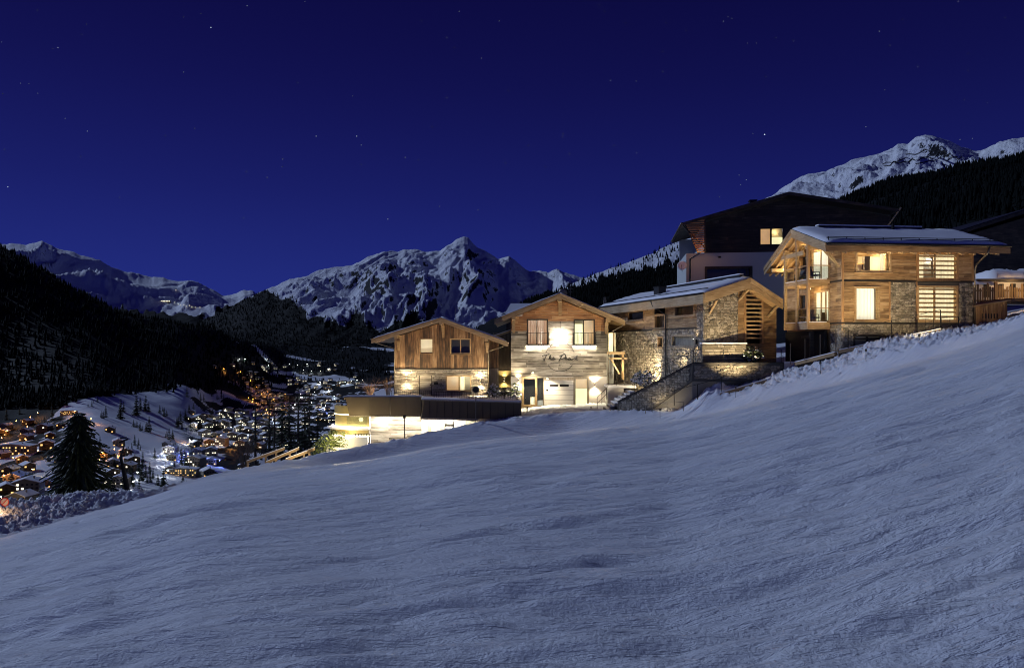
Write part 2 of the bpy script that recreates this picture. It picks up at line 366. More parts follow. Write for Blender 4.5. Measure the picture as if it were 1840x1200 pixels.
# where the woods stand: everything above the meadows, patches lower down, all of the right-hand slope
f_left = sstep(3.75, 4.05, RV+fn*.35+(1-sstep(60, 130, VP))[None]*.7)
f_mid = np.clip(sstep(3.3, 3.9, RV+fn*.9), 0, 1)
f_near = sstep(-.1, .12, fbm(VX*.02, VY*.02, 3, 150)+.05)*(RV < 1.6)
wmid = sstep(360, 460, VP)[None]
forest = np.clip((f_left*(1-wmid)+f_mid*wmid)+f_near*.9, 0, 1)
right = sstep(960, 1150, VP)[None]
forest = np.clip(forest*(1-right)+right*sstep(-.75, -.35, fbm(VX*.004, VY*.004, 3, 160)), 0, 1)
town = sstep(-.30, .15, fbm(VX*.022, VY*.012, 4, 182)+.10)*(RV > 1.3)*(RV < 3.7)*(1-right)*(1-(sstep(60, 190, VP)*(1-sstep(250, 400, VP)))[None])
forest = np.maximum(forest, town*.85)  # dark town ground: trees, roads and house shadows put into the colour
gap = sstep(.52, .72, fbm(VX*.0022+3, VY*.0035, 3, 171))*(RV > 4.1)*(1-right)*sstep(330, 430, VP)[None]
forest = forest*(1-gap)
t = NT('valley_ground'); p = t.pos(); fa = t.attr('forest')
nn = t.noise(p, .05, 5, .7)
fm = t.N('MapRange', {0: t.math('ADD', fa, t.math('MULTIPLY', t.math('SUBTRACT', nn, .5), .5)), 1: .42, 2: .58}).outputs[0]
dk = t.ramp(t.noise(p, .02, 5, .7), [(0, (.006, .007, .007)), (.55, (.010, .012, .012)), (1, (.022, .024, .026))])
t.bsdf(t.mix(fm, (.80, .82, .86), dk), .8, t.bump(t.noise(p, .12, 5, .7), .5, 2.0), **{'Specular IOR Level': .1}); MT['valley'] = t.m
valley = grid_mesh('valley_ground', VX, VY, VZ, 'valley', {'forest': forest})

# ---------------------------------------------------------------- mountains
def mountain_mat(name, rock_at, forest_hi):
    t = NT(name); p = t.pos(); nz_ = t.N('SeparateXYZ', {0: t.N('NewGeometry').outputs['Normal']}).outputs['Z']
    big = t.noise(p, .0022, 6, .62); fine = t.noise(p, .016, 6, .72); vfine = t.noise(p, .06, 4, .7)
    stp = t.math('ADD', nz_, t.math('ADD', t.math('MULTIPLY', t.math('SUBTRACT', big, .5), .55), t.math('ADD', t.math('MULTIPLY', t.math('SUBTRACT', fine, .5), .7), t.math('MULTIPLY', t.math('SUBTRACT', vfine, .5), .4))))
    rk = t.N('MapRange', {0: stp, 1: rock_at, 2: rock_at-.07}).outputs[0]
    rock = t.ramp(fine, [(.2, (.010, .011, .014)), (.6, (.035, .037, .042)), (1, (.09, .09, .10))])
    c = t.mix(rk, (.80, .82, .86), rock)
    fo = t.math('ADD', t.attr('forest'), t.math('ADD', t.math('MULTIPLY', t.math('SUBTRACT', big, .5), 1.1), t.math('MULTIPLY', t.math('SUBTRACT', fine, .5), .9)))
    ff = t.N('MapRange', {0: fo, 1: .42, 2: .56}).outputs[0]
    c = t.mix(ff, c, t.ramp(fine, [(.2, (.004, .005, .005)), (.75, (.009, .011, .0105)), (1, (.022, .025, .027))]))
    t.bsdf(c, .8, t.bump(t.math('ADD', fine, t.math('MULTIPLY', vfine, .35)), .8, 26.0), **{'Specular IOR Level': .1}); return t.m
MT['mt_far'] = mountain_mat('far_range', .42, .5); MT['mt_peak'] = mountain_mat('peak', .57, .5); MT['mt_right'] = mountain_mat('right_peak', .52, .5); MT['mt_ridge'] = mountain_mat('wooded_ridge', .2, .5)
MTS = {}
def mountain(name, mat, ridge, Dr, Db, py_base, nx, ny, amp, sc, forest, seed, dcurve=0.0, bow=.9, stretch=2.4):
    rp = np.array(ridge, float); px = np.linspace(rp[0, 0], rp[-1, 0], nx); a = (px-CX)/F
    rpy = np.interp(px, rp[:, 0], rp[:, 1])
    u = (px-px.mean())/(px[-1]-px[0])*2
    DR = Dr*(1+dcurve*u); zr = -(rpy-HY)/F*DR
    zn = fbm(px*.05, px*0+seed, 4, seed)*(DR/F)*2.0
    DB = np.full_like(px, Db); zb = -(py_base-HY)/F*DB
    tt = np.linspace(0, 1.25, ny)
    Y = DB[None]+(DR-DB)[None]*tt[:, None]; X = Y*a[None]
    f = np.where(tt < 1, tt, 1)[:, None]**bow
    Z = zb[None]+(zr-zb)[None]*f
    Z = Z+zn[None]*f**6
    back = np.clip(tt-1, 0, 1)[:, None]; Z = Z-back*(zr-zb)[None]*2.2
    H = (zr-zb)[None]
    k = sc/1000.0
    wx = fbm(X*k*.5, Y*k*.5, 3, seed+70)*.35
    rdg = ridged(X*k+wx, Y*k/stretch+wx, 8, seed+5, .56)-1.0
    env = np.sin(np.clip(tt, 0, 1)*PI)[:, None]**.7
    Z = Z+rdg*amp*H*env+fbm(X*k*6, Y*k*4, 3, seed+9)*amp*.10*H*np.clip(env+.15, 0, 1)
    Z0 = Z-rdg*amp*H*env
    fr = np.clip(forest(np.broadcast_to(px[None], X.shape), HY-Z0/Y*F, np.broadcast_to(tt[:, None], X.shape)), 0, 1)
    Z = Z-rdg*amp*H*env*.72*fr
    MTS[name] = (X, Y, Z, fr)
    return grid_mesh(name, X, Y, Z, mat, {'forest': fr})
far = mountain('far_snowy_range', 'mt_far', [(-300,395),(-120,425),(0,441),(18,437),(34,438),(48,440),(60,436),(75,431),(90,441),(110,447),(140,456),(160,461),(180,470),(200,482),(222,488),(240,490),(262,496),(290,498),(318,505),(340,503),(355,507),(375,516),(400,531),(415,529),(428,526),(440,520),(455,523),(480,540),(520,560),(600,600)],
    9500, 5200, 640, 440, 120, .15, .95, lambda px, py, tt: sstep(0, 1, (py-np.interp(px, [0,180,250,300,380,450], [545,534,541,548,560,540])+fbm(px*.04, py*.04, 3, 8)*11)/10), 301, bow=.85)
peak = mountain('snowy_peak', 'mt_peak', [(200,650),(300,612),(345,583),(380,568),(410,556),(440,537),(470,523),(495,514),(520,502),(545,497),(565,490),(585,482),(600,480),(630,478),(650,468),(668,458),(690,452),(715,453),(728,447),(745,449),(765,453),(790,450),(806,440),(820,430),(834,424.5),(842,427),(850,437),(858,444),(872,452),(884,457),(895,466),(905,463),(915,461),(928,470),(938,480),(950,488),(968,487),(985,490),(1000,483),(1015,489),(1042,498),(1080,512),(1150,540),(1300,560)],
    6600, 4100, 655, 640, 210, .14, 1.5, lambda px, py, tt: sstep(0, 1, (py-np.interp(px, [200,420,480,560,700,850,950,1100,1300], [480,500,508,560,580,565,545,525,520])+fbm(px*.03, py*.02, 3, 12)*18)/26), 411, bow=.95)
ridge = mountain('wooded_ridge', 'mt_ridge', [(860,585),(900,566),(930,549),(965,535),(1000,521),(1030,509),(1050,500),(1075,490),(1100,481),(1125,473),(1150,463),(1175,454),(1200,441),(1225,431),(1240,425),(1270,412),(1300,395),(1340,372),(1400,345),(1500,330)],
    2900, 1500, 640, 360, 130, .06, 3.0, lambda px, py, tt: sstep(0, 1, (py-np.interp(px, [860,1000,1060,1100,1150,1240,1500], [560,521,503,494,482,466,400])+fbm(px*.07, py*.09, 3, 15)*11)/9), 521)
right_peak = mountain('right_snowy_peak', 'mt_right', [(1240,440),(1300,400),(1350,375),(1390,352),(1415,334),(1432,321),(1445,316),(1462,311),(1485,309),(1505,301),(1530,289),(1545,283),(1570,280),(1595,272),(1612,262),(1630,260),(1645,250),(1660,244.5),(1672,244),(1690,248),(1710,255),(1728,265),(1745,269),(1762,272),(1780,264),(1800,255),(1820,249),(1840,247),(1880,252),(1950,235),(2050,262),(2300,240)],
    4600, 2300, 470, 520, 170, .085, 1.7, lambda px, py, tt: sstep(0, 1, (py-np.interp(px, [1240,1540,1840,2300], [430,362,300,240])+fbm(px*.05, py*.05, 3, 19)*8)/14), 633, stretch=1.6)

# ---------------------------------------------------------------- woods: thousands of far firs, one mass each
def cone_wood(name, pts, h0, h1, seed):
    rs = np.random.RandomState(seed); n = len(pts); P = np.array(pts); h = h0+(h1-h0)*rs.rand(n)**1.6; r = h*(.12+.12*rs.rand(n)); a0 = rs.rand(n)*6.28
    V = []; Fc = []
    ring = lambda z, k, rad, j: np.stack([P[:, 0]+np.cos(a0+k)*rad, P[:, 1]+np.sin(a0+k)*rad, P[:, 2]+z], -1)
    vs = []
    for (zb, zt, rf) in ((.06, .62, 1.0), (.38, 1.0, .68)):
        for k in range(5): vs.append(ring(h*(zb+.04*rs.rand(n)), k*2*PI/5+zb, r*rf*(.75+.5*rs.rand(n)), 0))
        vs.append(ring(h*zt, 0, 0*r, 0))
    V = np.stack(vs, 1); m = V.shape[1]; base = np.arange(n)*m
    tri = []
    for b in (0, 6):
        for k in range(5): tri.append((b+k, b+(k+1) % 5, b+5))
    T = (base[:, None, None]+np.array(tri)[None]).reshape(-1, 3).astype(np.int32)
    me = bpy.data.meshes.new(name); me.vertices.add(n*m); me.vertices.foreach_set('co', V.astype(np.float32).ravel())
    me.loops.add(T.size); me.loops.foreach_set('vertex_index', T.ravel()); me.polygons.add(len(T)); me.polygons.foreach_set('loop_start', np.arange(0, T.size, 3, dtype=np.int32))
    me.update(); me.validate(); me.materials.append(MT['fir']); return link(name, me, None, kind='stuff')
t = NT('fir'); p = t.pos(); t.bsdf(t.ramp(t.noise(p, .15, 4), [(.2, (.003, .0045, .0045)), (.7, (.007, .009, .0085)), (1, (.022, .026, .026))]), .9, **{'Specular IOR Level': .05}); MT['fir'] = t.m
def scatter(X, Y, Z, w, n, seed):
    rs = np.random.RandomState(seed); pr = (w[:-1, :-1]).ravel().astype(float); pr = pr/pr.sum()
    k = rs.choice(len(pr), n, p=pr); i, j = np.unravel_index(k, (X.shape[0]-1, X.shape[1]-1)); a = rs.rand(n); b = rs.rand(n)
    o = []
    for A in (X, Y, Z): o.append(A[i, j]*(1-a)*(1-b)+A[i, j+1]*a*(1-b)+A[i+1, j]*(1-a)*b+A[i+1, j+1]*a*b)
    return np.stack(o, -1)
vis = (VP[None] > -60) & (VP[None] < 1900)
wl1 = forest*(RV > 3.7)*(RV < 5.06)*vis*(VP[None] < 700)
cone_wood('valley_wood', scatter(VX, VY, VZ, wl1, 5200, 1), 11, 20, 2)
wl2 = forest*(RV > 2.2)*(RV < 5.06)*vis*(VP[None] > 1450)*(1+8*(RV > 4.3))
cone_wood('hillside_wood', scatter(VX, VY, VZ, wl2, 10000, 3), 4.5, 14, 4)
X, Y, Z, fr = MTS['wooded_ridge']
pxg = X/Y*F+CX; tg = np.broadcast_to(np.linspace(0, 1.25, X.shape[0])[:, None], X.shape)
cone_wood('ridge_wood', scatter(X, Y, Z, (fr+.10)*(tg > .35)*(tg < 1.01)*(pxg > 930)*(pxg < 1290), 5200, 5), 12, 22, 6)
X, Y, Z, fr = MTS['snowy_peak']
pyg = HY-Z/Y*F; pxg = X/Y*F+CX; tg = np.broadcast_to(np.linspace(0, 1.25, X.shape[0])[:, None], X.shape)
cone_wood('mountain_wood', scatter(X, Y, Z, (fr > .4)*(tg < .98)*(pxg > 330)*(pxg < 1100)*(pyg > 490), 4500, 7), 16, 28, 8)
# ---------------------------------------------------------------- materials of the houses
MT['old_planks'] = wood('old_planks', [(0, (.035, .020, .011)), (.35, (.12, .066, .032)), (.65, (.24, .14, .068)), (1, (.38, .26, .15))], True, var=.75)
MT['brown_planks'] = wood('brown_planks', [(0, (.14, .060, .022)), (.4, (.30, .15, .06)), (.7, (.42, .23, .10)), (1, (.52, .34, .17))])
MT['grey_planks'] = wood('grey_planks', [(0, (.08, .068, .053)), (.35, (.20, .178, .142)), (.65, (.33, .30, .25)), (1, (.52, .49, .43))], var=.7)
MT['larch'] = wood('larch', [(0, (.12, .068, .028)), (.4, (.26, .155, .066)), (.7, (.38, .245, .115)), (1, (.50, .35, .19))], var=.6)
MT['larch_v'] = wood('larch_v', [(0, (.26, .14, .055)), (.4, (.42, .24, .10)), (.7, (.52, .33, .15)), (1, (.60, .42, .22))], True)
MT['beam'] = wood('beam', [(0, (.26, .165, .072)), (.5, (.42, .285, .14)), (1, (.56, .42, .24))], var=.4)
MT['soffit'] = wood('soffit', [(0, (.34, .20, .085)), (.5, (.46, .29, .13)), (1, (.55, .38, .19))], var=.3)
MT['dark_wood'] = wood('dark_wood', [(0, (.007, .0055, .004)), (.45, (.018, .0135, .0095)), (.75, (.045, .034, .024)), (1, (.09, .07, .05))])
MT['grey_post'] = wood('grey_post', [(0, (.20, .16, .11)), (.5, (.34, .29, .21)), (1, (.46, .41, .32))], True)
MT['ledge_stone'] = tinted('ledge_stone', [(0, (.20, .17, .13)), (.35, (.36, .32, .26)), (.7, (.50, .46, .39)), (1, (.62, .59, .52))])
MT['rubble'] = tinted('rubble', [(0, (.13, .11, .08)), (.35, (.26, .225, .165)), (.7, (.38, .335, .26)), (1, (.52, .48, .40))])
MT['mortar'] = plain('mortar', (.10, .09, .075), .95)
MT['plaster'] = plain('plaster', (.66, .63, .58), .9, var=.15, sc=1.2)
MT['grey_plaster'] = plain('grey_plaster', (.47, .50, .48), .9, var=.18, sc=.9)
MT['white_paint'] = plain('white_paint', (.84, .82, .76), .5, var=.08, sc=1.5)
MT['dark_metal'] = plain('dark_metal', (.022, .020, .018), .45, .6, .3)
MT['bronze'] = plain('bronze', (.125, .088, .046), .55, .1, .3, 1.2)
MT['tin'] = plain('tin', (.20, .17, .13), .38, .75, .25)
MT['roof_metal'] = plain('roof_metal', (.035, .034, .036), .5, .5, .3)
MT['olive'] = plain('olive', (.34, .27, .10), .6, .0, .25, 2)
MT['concrete'] = plain('concrete', (.33, .31, .28), .9, 0, .25, 2)
MT['black'] = plain('black', (.012, .011, .010), .8)
MT['glass'] = glass('glass'); MT['clear'] = glass('clear', (.82, .86, .86), .8)
MT['letter'] = plain('letter', (.018, .015, .012), .5, .3, .2)
MT['blind_warm'] = glow_cloth('blind_warm', (1, .66, .28), .62, False)
MT['blind_orange'] = glow_cloth('blind_orange', (1, .52, .16), .62, False)
MT['curtain_brown'] = glow_cloth('curtain_brown', (1, .42, .12), .38)
MT['curtain_white'] = glow_cloth('curtain_white', (1, .80, .50), .85)
MT['curtain_cream'] = glow_cloth('curtain_cream', (1, .76, .38), 1.0)
MT['screen_pale'] = glow_cloth('screen_pale', (1, .86, .42), 1.3, False)
MT['led'] = emit('led', (1, .86, .62), 14); MT['led_soft'] = emit('led_soft', (1, .78, .42), 5)
MT['bulb'] = emit('bulb', (1, .80, .50), 22); MT['bulb_white'] = emit('bulb_white', (1, .90, .72), 30)
MT['inside_dark'] = plain('inside_dark', (.05, .042, .034), .8)
MT['inside_wood'] = plain('inside_wood', (.42, .26, .12), .6)
MT['inside_pale'] = plain('inside_pale', (.62, .54, .40), .7)
MT['rust'] = plain('rust', (.30, .09, .05), .6)

# ---------------------------------------------------------------- builders for houses
class Fr:                                                       # a wall's frame: origin at its left foot, u along it, v into the house, w up
    def __init__(s, O, deg): s.O = Vector(O); s.th = R(deg); s.d = Vector((math.cos(s.th), math.sin(s.th), 0)); s.n = Vector((-math.sin(s.th), math.cos(s.th), 0))
    def _hit(s, px, py, b, d):
        a = (px-CX)/F; k = (a*b.y-b.x)/(d.x-a*d.y); y = b.y+k*d.y; return k, -(py-HY)/F*y-s.O.z
    def uw(s, px, py, v=0): return s._hit(px, py, s.O+s.n*v, s.d)
    def vw(s, px, py, u=0): return s._hit(px, py, s.O+s.d*u, s.n)
    def rect(s, x0, x1, y0, y1, v=0):
        a, b1 = s.uw(x0, y0, v); c, b0 = s.uw(x1, y1, v); return [a, c, b0, b1]
    def rectv(s, x0, x1, y0, y1, u=0):
        a, b1 = s.vw(x0, y0, u); c, b0 = s.vw(x1, y1, u); a, c = min(a, c), max(a, c); return [a, c, b0, b1]
FRONT = lambda v=0: (lambda a, b, t: (a, v-t, b))
LEFT = lambda u=0: (lambda a, b, t: (u-t, a, b))
RIGHT = lambda u=0: (lambda a, b, t: (u+t, a, b))
def tl(top, a): return float(np.interp(a, [p[0] for p in top], [p[1] for p in top]))
def pieces(a0, a1, b0, b1, ops):                               # the cell a0..a1 x b0..b1 without the openings
    cuts = sorted({a0, a1} | {x for o in ops for x in o[:2] if a0 < x < a1}); res = []
    for p, q in zip(cuts, cuts[1:]):
        m = (p+q)/2; free = [(b0, b1)]
        for o in ops:
            if o[0] < m < o[1]:
                nf = []
                for lo, hi in free:
                    if o[3] <= lo or o[2] >= hi: nf.append((lo, hi)); continue
                    if o[2] > lo: nf.append((lo, o[2]))
                    if o[3] < hi: nf.append((o[3], hi))
                free = nf
        for lo, hi in free:
            if hi-lo < .02: continue
            if res and abs(res[-1][1]-p) < 1e-6 and res[-1][2:] == (lo, hi): res[-1] = (res[-1][0], q, lo, hi)
            else: res.append((p, q, lo, hi))
    return res
def wall_back(parent, M, a0, a1, b0, top, ops, mat='mortar', thick=.2, name='wall'):
    mb = MB(); ks = sorted({a0, a1} | {p[0] for p in top if a0 < p[0] < a1}); hm = max(p[1] for p in top)+.01
    for p, q in zip(ks, ks[1:]):
        for (c, d, lo, hi) in pieces(p, q, b0, hm, ops):
            e0, e1 = min(hi, tl(top, c)), min(hi, tl(top, d))
            if max(e0, e1) <= lo: continue
            mb.prism([(c, lo), (d, lo), (d, max(e1, lo+.001)), (c, max(e0, lo+.001))], lambda a, b: M(a, b, 0), lambda a, b: M(a, b, -thick))
    return obj(name, mb, mat, parent)
def planks(parent, M, a0, a1, b0, top, vertical, size, ops, mat, seed=1, th=.03, name='plank', lmin=1.6, lmax=3.6):
    rs = random.Random(seed); hm = max(p[1] for p in top)
    def put(poly, m):
        t = th*(.7+.6*rs.random()); mb = MB(); mb.prism(poly, lambda a, b: M(a, b, .002), lambda a, b: M(a, b, t))
        obj(name, mb, m, parent)
    if vertical:
        a = a0
        while a < a1-.03:
            s = min(size*(.8+.45*rs.random()), a1-a)
            if a1-(a+s) < .05: s = a1-a
            cuts = sorted({a, a+s} | {p[0] for p in top if a < p[0] < a+s})
            for p, q in zip(cuts, cuts[1:]):
                for (c, d, lo, hi) in pieces(p, q, b0, hm, ops):
                    g = .006; e0, e1 = min(hi, tl(top, c+g)), min(hi, tl(top, d-g))
                    if max(e0, e1)-lo < .03 or d-c < .02: continue
                    put([(c+g, lo+.004), (d-g, lo+.004), (d-g, max(e1-.004, lo+.01)), (c+g, max(e0-.004, lo+.01))], mat(c, lo) if callable(mat) else mat)
            a += s
    else:
        b = b0; L = [p for p in top]; ir = max(range(len(L)), key=lambda i: L[i][1])
        def lim(bb):
            lo, hi = a0, a1
            if tl(top, a0) < bb: lo = float(np.interp(bb, [p[1] for p in L[:ir+1]], [p[0] for p in L[:ir+1]])) if ir > 0 else a0
            if tl(top, a1) < bb: hi = float(np.interp(bb, [p[1] for p in L[ir:]][::-1], [p[0] for p in L[ir:]][::-1])) if ir < len(L)-1 else a1
            return lo, hi
        while b < hm-.03:
            s = size*(.85+.3*rs.random()); bt = min(b+s, hm-.004)
            l0, h0 = lim(b); l1, h1 = lim(bt); x = l0-rs.random()*lmin
            while x < h0:
                e = x+lmin+(lmax-lmin)*rs.random(); c0, c1 = max(x, l0), min(e, h0)
                if h0-c1 < .3: c1 = h0; e = h0+1
                if c1-c0 > .05:
                    for (c, d, lo, hi) in pieces(c0, c1, b+.006, bt-.006, ops):
                        g = .004; t0, t1 = max(c, l1), min(d, h1)
                        if hi < bt-.05: t0, t1 = c, d
                        if t1 <= t0: continue
                        put([(c+g, lo), (d-g, lo), (max(t1-g, t0+g+.01), hi), (t0+g, hi)], mat(.5*(c+d), .5*(lo+hi)) if callable(mat) else mat)
                x = e
            b += s
def ledge_stones(parent, M, a0, a1, b0, b1, ops, seed=1, mat='ledge_stone', h=(.10, .20), l=(.25, .8), name='stonework', top=None):
    rs = random.Random(seed); mb = MB(); b = b0
    while b < b1-.04:
        s = min(h[0]+(h[1]-h[0])*rs.random(), b1-b); x = a0-rs.random()*.3
        while x < a1:
            e = x+l[0]+(l[1]-l[0])*rs.random(); c0, c1 = max(x, a0), min(e, a1)
            if c1-c0 > .04:
                for (c, d, lo, hi) in pieces(c0, c1, b, b+s, ops):
                    t = .03+.06*rs.random(); g = .008
                    if top is not None and hi > min(tl(top, c), tl(top, d)): continue
                    q = [(c+g, lo+g), (d-g, lo+g), (d-g, hi-g), (c+g, hi-g)]; r = min(.02, (d-c)*.2, (hi-lo)*.2)
                    q2 = [(c+g+r, lo+g+r), (d-g-r, lo+g+r), (d-g-r, hi-g-r), (c+g+r, hi-g-r)]
                    mb.add([M(*p, .001) for p in q]+[M(*p, t*(.8+.4*rs.random())) for p in q2], [(4,5,6,7)]+[(i, (i+1)%4, 4+(i+1)%4, 4+i) for i in range(4)], .15+.85*rs.random())
            x = e
        b += s
    return obj(name, mb, mat, parent, kind='stuff')
def rubble(parent, M, a0, a1, b0, b1, ops, seed=1, size=.27, mat='rubble', inside=None, name='stonework', th=(.02, .06)):
    rs = random.Random(seed); mb = MB(); na = max(1, round((a1-a0)/size)); nb = max(1, round((b1-b0)/(size*.8)))
    P = [[None]*(na+2) for _ in range(nb+1)]
    for j in range(nb+1):
        for i in range(na+2):
            x = a0+(a1-a0)*(i-(.5 if j % 2 else 0))/na; y = b0+(b1-b0)*j/nb
            if 0 < j < nb: y += (rs.random()-.5)*size*.5
            x += (rs.random()-.5)*size*.55; P[j][i] = (min(max(x, a0), a1), min(max(y, b0), b1))
    for j in range(nb):
        for i in range(na+1):
            q = [P[j][i], P[j][i+1], P[j+1][i+1], P[j+1][i]]; cx = sum(p[0] for p in q)/4; cy_ = sum(p[1] for p in q)/4
            if q[1][0]-q[0][0] < .03 and q[2][0]-q[3][0] < .03: continue
            if any(o[0]-.04 < cx < o[1]+.04 and o[2]-.04 < cy_ < o[3]+.04 for o in ops): continue
            if inside and not all(inside(*p) for p in q): continue
            for o in ops:                                       # keep clear of the openings
                q = [(min(max(p[0], -1e9), 1e9), p[1]) if not (o[0] < p[0] < o[1] and o[2] < p[1] < o[3]) else ((o[0] if abs(p[0]-o[0]) < abs(o[1]-p[0]) else o[1]), p[1]) for p in q]
            k1 = .93; k2 = .70; t = th[0]+(th[1]-th[0])*rs.random()
            qa = [(cx+(p[0]-cx)*k1, cy_+(p[1]-cy_)*k1) for p in q]; qb = [(cx+(p[0]-cx)*k2, cy_+(p[1]-cy_)*k2) for p in q]
            mb.add([M(*p, .001) for p in qa]+[M(*p, t*(.75+.5*rs.random())) for p in qb], [(4,5,6,7)]+[(m, (m+1)%4, 4+(m+1)%4, 4+m) for m in range(4)], .1+.9*rs.random())
    return obj(name, mb, mat, parent, kind='stuff')
def mbox(mb, M, a0, a1, b0, b1, t0, t1): return mb.prism([(a0, b0), (a1, b0), (a1, b1), (a0, b1)], lambda a, b: M(a, b, t0), lambda a, b: M(a, b, t1))
def pleats(M, a0, a1, b0, b1, t, amp=.035, step=.11):
    mb = MB(); n = max(4, int((a1-a0)/step)); vs = []
    for i in range(n+1):
        a = a0+(a1-a0)*i/n; tt = t+(amp if i % 2 else -amp)
        vs += [M(a, b0, tt), M(a, b1, tt)]
    return mb.add(vs, [(2*i, 2*i+2, 2*i+3, 2*i+1) for i in range(n)])
def window(parent, M, r, frame='larch', fw=.10, mull=(), trans=(), recess=.10, proud=.05, inside=None, split=None, name='window', label=None, sill=True, casing=True, pane='glass', deep=.5):
    a0, a1, b0, b1 = r; mb = MB()
    if casing:
        mbox(mb, M, a0-fw*.4, a0+fw*.6, b0-fw*.4, b1+fw*.4, -recess-.06, proud); mbox(mb, M, a1-fw*.6, a1+fw*.4, b0-fw*.4, b1+fw*.4, -recess-.06, proud)
        mbox(mb, M, a0+fw*.6, a1-fw*.6, b1-fw*.6, b1+fw*.4, -recess-.06, proud-.004); mbox(mb, M, a0+fw*.6, a1-fw*.6, b0-fw*.4, b0+fw*.6, -recess-.06, proud-.004)
    if sill: mbox(mb, M, a0-fw*.8, a1+fw*.8, b0-fw*.4-.05, b0-fw*.4-.003, -.02, proud+.07)
    for m in mull: c = a0+(a1-a0)*m; mbox(mb, M, c-fw*.35, c+fw*.35, b0+fw*.6, b1-fw*.6, -recess-.05, -recess+.04)
    for m in trans: c = b0+(b1-b0)*m; mbox(mb, M, a0+fw*.6, a1-fw*.6, c-fw*.3, c+fw*.3, -recess-.045, -recess+.035)
    w = obj(name, mb, frame, parent, label=label)
    g = MB(); mbox(g, M, a0+fw*.55, a1-fw*.55, b0+fw*.55, b1-fw*.55, -recess-.012, -recess); obj('pane', g, pane, w)
    for it in (inside or [('blind_warm', 0, 1)]):
        kind, f0, f1 = it[:3]; c0, c1 = a0+(a1-a0)*f0, a0+(a1-a0)*f1; h0 = b0+(b1-b0)*(it[3] if len(it) > 3 else 0); h1 = b0+(b1-b0)*(it[4] if len(it) > 4 else 1); dp = it[5] if len(it) > 5 else .16
        if kind.startswith('curtain'): obj('curtain', pleats(M, c0+.01, c1-.01, h0+.01, h1-.01, -recess-dp), kind, w)
        else: k = MB(); mbox(k, M, c0+.01, c1-.01, h0+.01, h1-.01, -recess-dp-.02, -recess-dp); obj('blind' if 'dark' not in kind else 'room_wall', k, kind, w)
    return w
def gable_roof(parent, Lp, rg, Rp, v0, v1, th, deck='roof_metal', board='beam', snow=.14, snow_sides='LR', purl=(), nb=2):
    def half(p, q, d0, d1, va, vb, name, mat, off=0):            # a slab along one slope between depths d0 (top) and d1
        mb = MB(); mb.prism([(p[0], p[1]-d0), (q[0], q[1]-d0), (q[0], q[1]-d1), (p[0], p[1]-d1)], lambda a, b: (a, va, b), lambda a, b: (a, vb, b)); return obj(name, mb, mat, parent)
    for s, (p, q) in (('L', (Lp, rg)), ('R', (rg, Rp))):
        half(p, q, 0, .07, v0+.05, v1, 'roof', deck)
        half(p, q, .073, th*.75, v0+.06, v1, 'soffit', 'soffit' if deck != 'dark_wood' else 'dark_wood')
        for k in range(nb):                                     # bargeboards, each a little behind the one above
            half(p, q, .004+th*k/nb, th*(k+1)/nb-.006, v0+.045*k, v0+.058, 'bargeboard', board)
        if s in snow_sides and snow > 0:
            n, m = 14, 24; vs = []; fs = []; rs = random.Random(7)
            for j in range(m+1):
                for i in range(n+1):
                    f = i/n; u = p[0]+(q[0]-p[0])*f; w = p[1]+(q[1]-p[1])*f; e = min(f if s == 'L' else 1-f, 1)*n
                    h = snow*(.75+.5*rs.random()*.6)*(0.35 if (e < .5 or j in (0, m)) else 1)
                    ins = .10 if e < .5 else 0
                    vs.append((u+(ins if s == 'L' else -ins), v0+.12+(v1-v0-.24)*j/m+.05*rs.random(), w+h))
            for j in range(m):
                for i in range(n): fs.append((j*(n+1)+i, j*(n+1)+i+1, (j+1)*(n+1)+i+1, (j+1)*(n+1)+i))
            nb_ = len(vs); rim = [i for i in range(n+1)]+[j*(n+1)+n for j in range(1, m+1)]+[m*(n+1)+i for i in range(n-1, -1, -1)]+[j*(n+1) for j in range(m-1, 0, -1)]
            for r_ in rim:
                x, y, z = vs[r_]; f = (x-p[0])/(q[0]-p[0]); vs.append((x, y, p[1]+(q[1]-p[1])*f+.004))
            for k in range(len(rim)): fs.append((rim[k], rim[(k+1) % len(rim)], nb_+(k+1) % len(rim), nb_+k))
            mb = MB(); mb.add(vs, fs); obj('snow_cover', mb, 'snow', parent, smooth=True)
    for (u, wd, hh) in purl:
        w = (tl([Lp, rg, Rp], u))-th*.78; mb = MB(); mb.box(u-wd/2, u+wd/2, v0+.14, .25, w-hh, w); obj('purlin', mb, board, parent)
def light(kind, parent, loc, energy, col=(1, .72, .40), to=None, size=.08, cone=None, blend=.5, size_y=None, name='lamp_light'):
    l = bpy.data.lights.new(name, kind); l.energy = energy; l.color = col
    if kind == 'AREA':
        l.size = size
        if size_y: l.shape = 'RECTANGLE'; l.size_y = size_y
    else: l.shadow_soft_size = size
    if kind == 'SPOT': l.spot_size = R(cone or 80); l.spot_blend = blend
    o = bpy.data.objects.new(name, l); COL.objects.link(o)
    if parent: o.parent = parent
    o.location = loc
    if to is not None: o.rotation_euler = (Vector(to)-Vector(loc)).to_track_quat('-Z', 'Y').to_euler()
    return o
